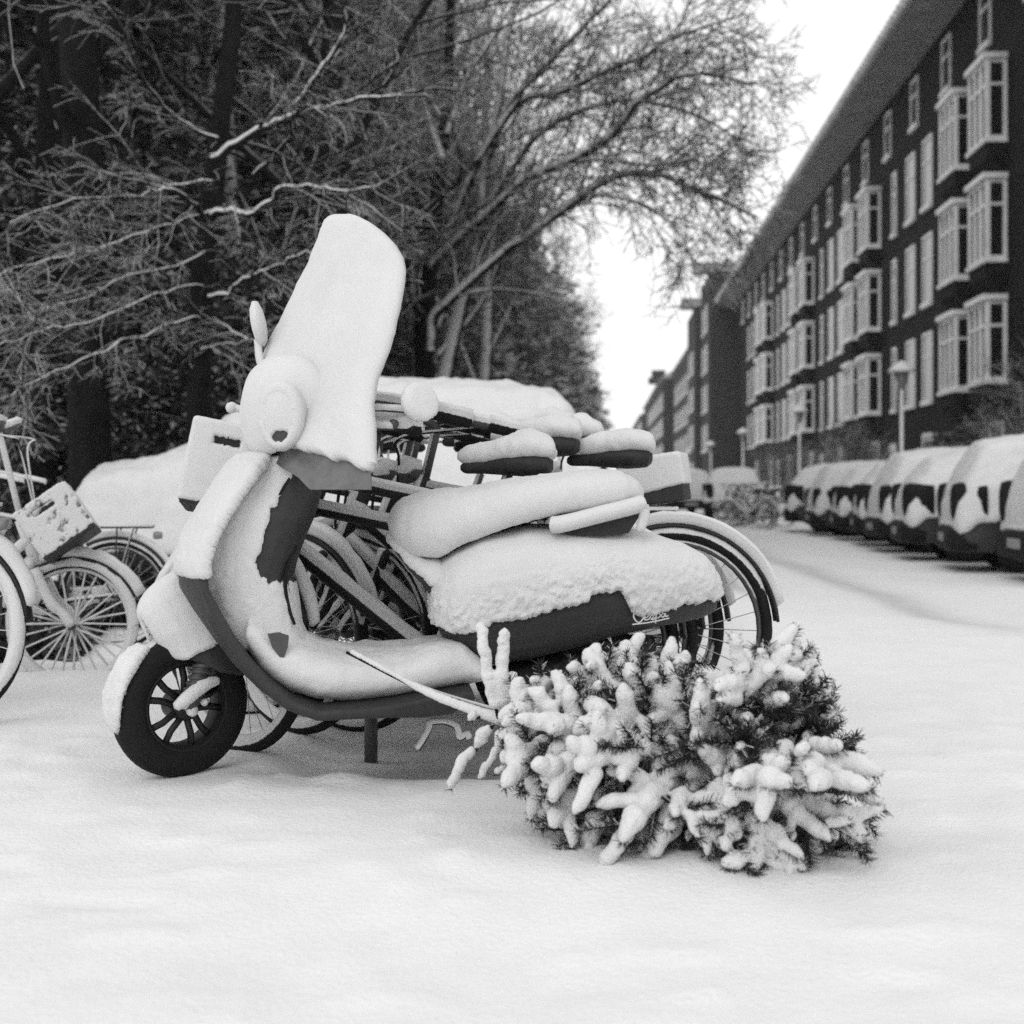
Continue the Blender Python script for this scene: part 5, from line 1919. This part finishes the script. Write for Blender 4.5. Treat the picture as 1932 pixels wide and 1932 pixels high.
# mirrors
nm_ = ray_plane(793, 762, AC, SC + AC * .40)
b = MB(); b.tube(cr([SC + AC * .20 - HD * .02, SC + AC * .28 + UP * .03, nm_ - AC * .05 - UP * .02], 5), .006, 8, t=.010); ms_ = b.build('mirror_stalk', M['steel'], scooter)
b = MB(); b.disc(nm_, unit(-HD * .5 + np.array([.15, -.95, .2])), [(.004, -.025), (.034, -.022), (.048, -.008), (.050, .0), (.044, .008), (.004, .012)], 30)
mo_ = b.build('mirror', M['paint_black'], ms_); densify(mo_, .005, 1); snowify(mo_, .012, lambda W, N, m0: sstep(-.7, -.3, N @ WIND), lump=.1)
fm = ray_plane(488, 612, AC, SC - AC * .26)
b = MB(); b.tube(cr([SC - AC * .16 + UP * .06, fm - UP * .14 + AC * .03, fm - UP * .05], 5), .006, 8, t=.010); ms2 = b.build('mirror_stalk', M['steel'], scooter)
b = MB()
b.loft([superring(fm + UP * z_ - SU * z_ * .18, np.array([1.0, 0, 0]), np.array([0, 1.0, 0]), a_, b_, 14, 2.0) for z_, a_, b_ in ((-.062, .004, .012), (-.05, .010, .035), (-.02, .014, .052), (.01, .014, .055), (.04, .011, .042), (.06, .005, .015))])
mo2 = b.build('mirror', M['paint_black'], ms2); snowify(mo2, .008, lambda W, N, m0: np.ones(len(W)))
b = MB(); q = ray_plane(437, 769, AC, SC - AC * .24); b.disc(q, HD, [(.002, -.02), (.014, -.012), (.018, 0), (.014, .012), (.002, .02)], 14); b.tube([q, SC - AC * .15], .008, 8, t=.005)
b.build('indicator', M['snow'], scooter)
# indicator slit on the shield
b = MB(); p0, p1 = SQ(527, 934, .245), SQ(546, 902, .235)
b.tube([p0, (p0 + p1) / 2, p1], [.003, .005, .003], 6); b.build('shield_indicator', M['rubber'], scooter)

# ------------------------------------------------------------------ thrown out christmas tree in the snow
xt = thing('fallen_christmas_tree', P(1350, 1600, 3.42), 'discarded christmas tree lying on its side, its branches thick with snow', 'christmas tree')
RX = random.Random(41)
tip = P(655, 1230, 4.02); mid = P(960, 1352, 3.74); bt = np.array([.62, 3.36, .23])
trunk = cr([tip, P(800, 1300, 3.9), mid, P(1120, 1405, 3.57), P(1320, 1430, 3.45), bt], 8)
b = MB(); b.tube(trunk, [.006, .010, .016, .024, .034], 8)
b.build('trunk', M['bark_dark'], xt)
sb, ndl, wood = MB(), MB(), MB()
NV, NF, nn = [], [], [0]
RN = np.random.RandomState(9)


def needles(pts, dens=1500, L=.020, r=.0):
    pts = np.array(pts)
    seg = np.linalg.norm(np.diff(pts, axis=0), axis=1); tot = seg.sum()
    k = int(tot * dens)
    if k < 3: return
    u = np.sort(RN.rand(k)) * tot
    cs = np.concatenate([[0], np.cumsum(seg)])
    C = np.stack([np.interp(u, cs, pts[:, i]) for i in range(3)], 1)
    T_ = unit(pts[-1] - pts[0])
    D = RN.randn(k, 3); D -= np.outer(D @ T_, T_); D /= np.linalg.norm(D, axis=1)[:, None]
    D = D + T_ * RN.uniform(.3, 1.1, k)[:, None]; D /= np.linalg.norm(D, axis=1)[:, None]
    S = np.cross(D, RN.randn(k, 3)); S /= np.linalg.norm(S, axis=1)[:, None]; S *= .0013
    ln = (L * RN.uniform(.7, 1.35, k))[:, None]
    V = np.stack([C - S, C + S, C + D * ln + S * .4, C + D * ln - S * .4], 1).reshape(-1, 3)
    V[:, 2] = np.maximum(V[:, 2], .004)
    NV.append(V); f = (np.arange(k) * 4)[:, None] + np.arange(4)[None, :] + nn[0]
    NF.extend(f.tolist()); nn[0] += 4 * k


def clampz(p, m=.02):
    p = np.array(p, float)
    if p[2] < m: p[2] = m + .15 * (m - p[2]) * 0
    return p


def snow_rod(pts, r0, amt=1.0):
    """snow lying on a twig: lumpy, thinning towards the tip, broken here and there"""
    pts = [clampz(p) for p in cr([clampz(p) for p in pts], 2)]
    off = unit(np.array([-.1, -.45, 1.0]))
    n = len(pts)
    i0 = 0
    while i0 < n - 2:
        ln = RX.randint(4, 9) if RX.random() < .45 else n
        seg_ = pts[i0:i0 + ln]
        if len(seg_) >= 3:
            m = len(seg_)
            rr = [max(.004, r0 * amt * RX.uniform(.80, 1.12) * (1.12 - .45 * (i0 + q) / n) * (.6 if q in (0, m - 1) else 1)) for q in range(m)]
            pr = [p + off * r * .7 + np.array([RX.gauss(0, .002), RX.gauss(0, .002), RX.gauss(0, .002)]) for p, r in zip(seg_, rr)]
            sb.tube(pr, rr, 8)
            e = unit(pr[-1] - pr[-2])
            sb.disc(pr[-1], e, [(rr[-1] * .95, 0), (rr[-1] * .75, rr[-1] * .5), (.001, rr[-1] * .8)], 8)
        i0 += ln + (0 if RX.random() < .5 else 1)


def twig(p, d, L, r, snow_p=.9, sr=.017, sag=.0):
    pts = [np.array(p)]
    dd = unit(d)
    n = max(3, int(L / .035))
    for i in range(n):
        dd = unit(dd + np.array([RX.gauss(0, .10), RX.gauss(0, .10), RX.gauss(0, .10) - sag]))
        pts.append(clampz(pts[-1] + dd * L / n))
    wood.tube(pts, [r, .0015], 5, caps=False)
    needles(pts)
    if RX.random() < snow_p:
        snow_rod(pts[0 if L < .12 else 1:], sr)
    return pts


def branch(p, d, L, r=.006, nsub=7, sr=.018, snow_p=.85, sag=.03, flat=None):
    pts = [np.array(p)]
    dd = unit(d); n = 7
    for i in range(n):
        dd = unit(dd + np.array([RX.gauss(0, .06), RX.gauss(0, .06), RX.gauss(0, .06) - sag]))
        pts.append(clampz(pts[-1] + dd * L / n))
    wood.tube(pts, [r, .002], 6, caps=False)
    needles(pts[1:])
    if RX.random() < snow_p: snow_rod(pts[1:], sr * 1.45)
    side = unit(np.cross(d, [0.3, -1, .2]) + perp(unit(d), RX) * .5)
    for i in range(nsub):
        t = .22 + .74 * (i + .5 * RX.random()) / nsub
        x = t * n; j = min(int(x), n - 1)
        q = pts[j] + (pts[j + 1] - pts[j]) * (x - j)
        dl = unit(pts[j + 1] - pts[j])
        sg = 1 if i % 2 else -1
        twig(q, dl * .85 + side * .70 * sg + perp(dl, RX) * .45, (L * (.46 - .28 * t) + .03) * RX.uniform(.55, 1.25), .003, snow_p * .9, sr * .92 * RX.uniform(.8, 1.1), sag * .5)
    return pts


# the bare leader and its top whorl, measured
for l, r in (([(940, 1355), (925, 1290), (913, 1230), (908, 1182)], .020), ([(952, 1352), (948, 1290), (950, 1230), (955, 1192)], .021), ([(965, 1345), (964, 1300), (968, 1275)], .019),
             ([(930, 1368), (900, 1410), (868, 1450), (850, 1490)], .017), ([(950, 1372), (935, 1420), (905, 1470)], .013), ([(1000, 1378), (960, 1440), (935, 1462)], .012),
             ([(905, 1352), (880, 1362)], .012), ([(1000, 1370), (1005, 1320), (1015, 1290)], .018), ([(990, 1372), (1030, 1340), (1050, 1310)], .014)):
    pts = cr([P(x, y, 3.72 + .02 * RX.uniform(-1, 1)) for x, y in l], 4)
    wood.tube(pts, [.005, .002], 5); needles(pts[1:], 420, .013)
    snow_rod(pts[1:], r * .80)
pts = cr([P(x, y, Yv) for x, y, Yv in ((662, 1234, 4.0), (740, 1276, 3.94), (820, 1318, 3.86), (900, 1348, 3.78), (960, 1366, 3.73), (1010, 1376, 3.68))], 5)
o_ = unit(np.array([0, -.3, 1]))
sb.tube([p + o_ * .008 for p in pts], [.005, .007, .010, .016, .018], 8)

tr_dir = unit(np.array([-.9, .35, .0]))
nb_ = 78
T0 = .50
for i in range(nb_ * 2):
    dark = i >= nb_
    t = T0 + (.995 - T0) * ((i % nb_) + RX.random()) / nb_
    x = t * (len(trunk) - 1); j = min(int(x), len(trunk) - 2)
    q = trunk[j] + (trunk[j + 1] - trunk[j]) * (x - j)
    tt = unit(trunk[j] - trunk[j + 1])                     # towards the tip
    a = i * 2.39996 + RX.uniform(-.3, .3)
    e1 = unit(np.cross(tt, UP)); e2 = np.cross(e1, tt)
    rd = math.cos(a) * e1 + math.sin(a) * e2
    size = float(sstep(T0 - .05, .72, t))
    L = (.14 + .21 * size) * RX.uniform(.85, 1.12) * (1.0 - .28 * max(0, rd[2]))
    fwd = RX.uniform(.0, .6) if t < .85 else RX.uniform(-.7, .2)
    d = unit(rd + tt * fwd + np.array([0, -.10, .05]))
    if rd[2] < -.3: L *= .85
    if dark:
        branch(q, d, L * .78, .006, 7, .01, 0.0, .02)
        continue
    green = t > .90 and -.25 < rd[2] < .55 and rd[1] > -.35
    sn_ = .12 if green else (.82 if (rd[2] > -.3 or rd[1] < -.2) else .4)
    branch(q, d, L, .006, 8, .0175 + .008 * RX.random(), sn_ * .97, .05)
# the side that still shows its green: short bushy sprays with little snow
for i in range(15):
    q = bt + np.array([RX.uniform(-.14, .0), RX.uniform(-.1, .05), RX.uniform(-.02, .12)])
    d = unit(np.array([.8, RX.uniform(-.5, .4), RX.uniform(.1, .9)]))
    branch(q, d, RX.uniform(.10, .155), .005, 8, .010, .25, .0)
for i in range(16):                                        # sprays on the ground on the right, half snowed in
    q = bt + np.array([RX.uniform(-.35, .0), RX.uniform(-.16, .0), -.06])
    d = unit(np.array([.6 + RX.random(), RX.uniform(-.9, -.1), -.55]))
    branch(q, d, RX.uniform(.14, .24), .005, 6, .014, .8, .02)
wood.build('branches', M['bark_dark'], xt)
ndl.v = [np.vstack(NV)]; ndl.f = NF; NZ_ = np.vstack(NV).reshape(-1, 4, 3); up_n = (NZ_[:, 2, 2] - NZ_[:, 0, 2]) > .002; ndl.m = ((RN.rand(len(NF)) < .16) & up_n).astype(int).tolist(); ndl.s = [np.zeros(nn[0])]; ndl.n = nn[0]
nd_o = ndl.build('needles', [M['needle_xmas'], M['snow_blob']], xt, smooth=False)
so_ = sb.build('branch_snow', M['snow_blob'], xt)
densify(so_, .0050, 3)
snowify(so_, .002, lambda W, N, m0: np.ones(len(W)), lump=1.5, clump=.003, cf=70)
for c_ in (nd_o,):
    c_['label'] = 'dark green needles showing under the snow'


# low dark hedge behind the bicycles on the left
hg = thing('low_hedge', (-3.1, 8.9, 0), 'low dark hedge with hardly any snow behind the small bicycle on the left', 'hedge')
Rh = np.random.RandomState(77)
k = 15000
C = np.stack([Rh.uniform(-4.6, -2.15, k), 8.9 + Rh.randn(k) * .14, np.abs(Rh.uniform(-.02, .40, k) + Rh.randn(k) * .03)], 1)
A_ = Rh.randn(k, 3); A_ /= np.linalg.norm(A_, axis=1)[:, None]; B_ = np.cross(A_, Rh.randn(k, 3)); B_ /= np.linalg.norm(B_, axis=1)[:, None]
A_ *= .035; B_ *= .016
V = np.stack([C - A_, C - B_, C + A_, C + B_], 1).reshape(-1, 3)
b = MB(); b.v = [V]; b.f = ((np.arange(k) * 4)[:, None] + np.arange(4)[None, :]).tolist(); b.m = (Rh.rand(k) < .10 * (C[:, 2] > .3)).astype(int).tolist(); b.s = [np.zeros(4 * k)]; b.n = 4 * k
b.build('foliage', [M['needle'], M['frost']], hg, smooth=False)
for i in range(7):
    xx = -4.4 + i * .34
    bb_ = MB(); bb_.tube([(xx, 8.9, -.05), (xx + .03, 8.88, .2), (xx - .02, 8.93, .33)], [.012, .005], 5); bb_.build('stem', M['bark_dark'], hg)

# ------------------------------------------------------------------ the air: far houses and trees fade
hz, hnt, hout = nodes_of("haze_air")
pv = hnt.nodes.new("ShaderNodeVolumePrincipled")
pv.inputs['Color'].default_value = (0.95, 0.95, 0.95, 1)
pv.inputs['Density'].default_value = 0.00045
pv.inputs['Anisotropy'].default_value = 0.2
hnt.links.new(pv.outputs[0], hout.inputs['Volume'])
b = MB(); b.box((0, 219, 14), (640, 470, 31))
haze = b.build('haze', hz, smooth=False)
tag(haze, 'thin winter haze over the whole street', 'haze', kind='stuff')

# dark leafy ground cover that the bicycles kept free of snow
k = 16000
yy = Rh.uniform(6.75, 9.2, k); xx = -2.02 - Rh.rand(k) * 2.2 - .10 * (yy - 6.7) * 2
C = np.stack([xx, yy, Rh.uniform(.0, .11, k)], 1)
A_ = Rh.randn(k, 3) * [1, 1, .4]; A_ /= np.linalg.norm(A_, axis=1)[:, None]; B_ = np.cross(A_, Rh.randn(k, 3)); B_ /= np.linalg.norm(B_, axis=1)[:, None]
A_ *= .040; B_ *= .020
V = np.stack([C - A_, C - B_, C + A_, C + B_], 1).reshape(-1, 3)
b = MB(); b.v = [V]; b.f = ((np.arange(k) * 4)[:, None] + np.arange(4)[None, :]).tolist(); b.m = ((fbm(C, 3.5, 2, 4) > .22) & (Rh.rand(k) < .6)).astype(int).tolist(); b.s = [np.zeros(4 * k)]; b.n = 4 * k
o = b.build('ground_ivy', [M['needle'], M['frost']], smooth=False)
tag(o, 'dark leafy ground cover nearly free of snow under the bicycles', 'ground cover', kind='stuff')
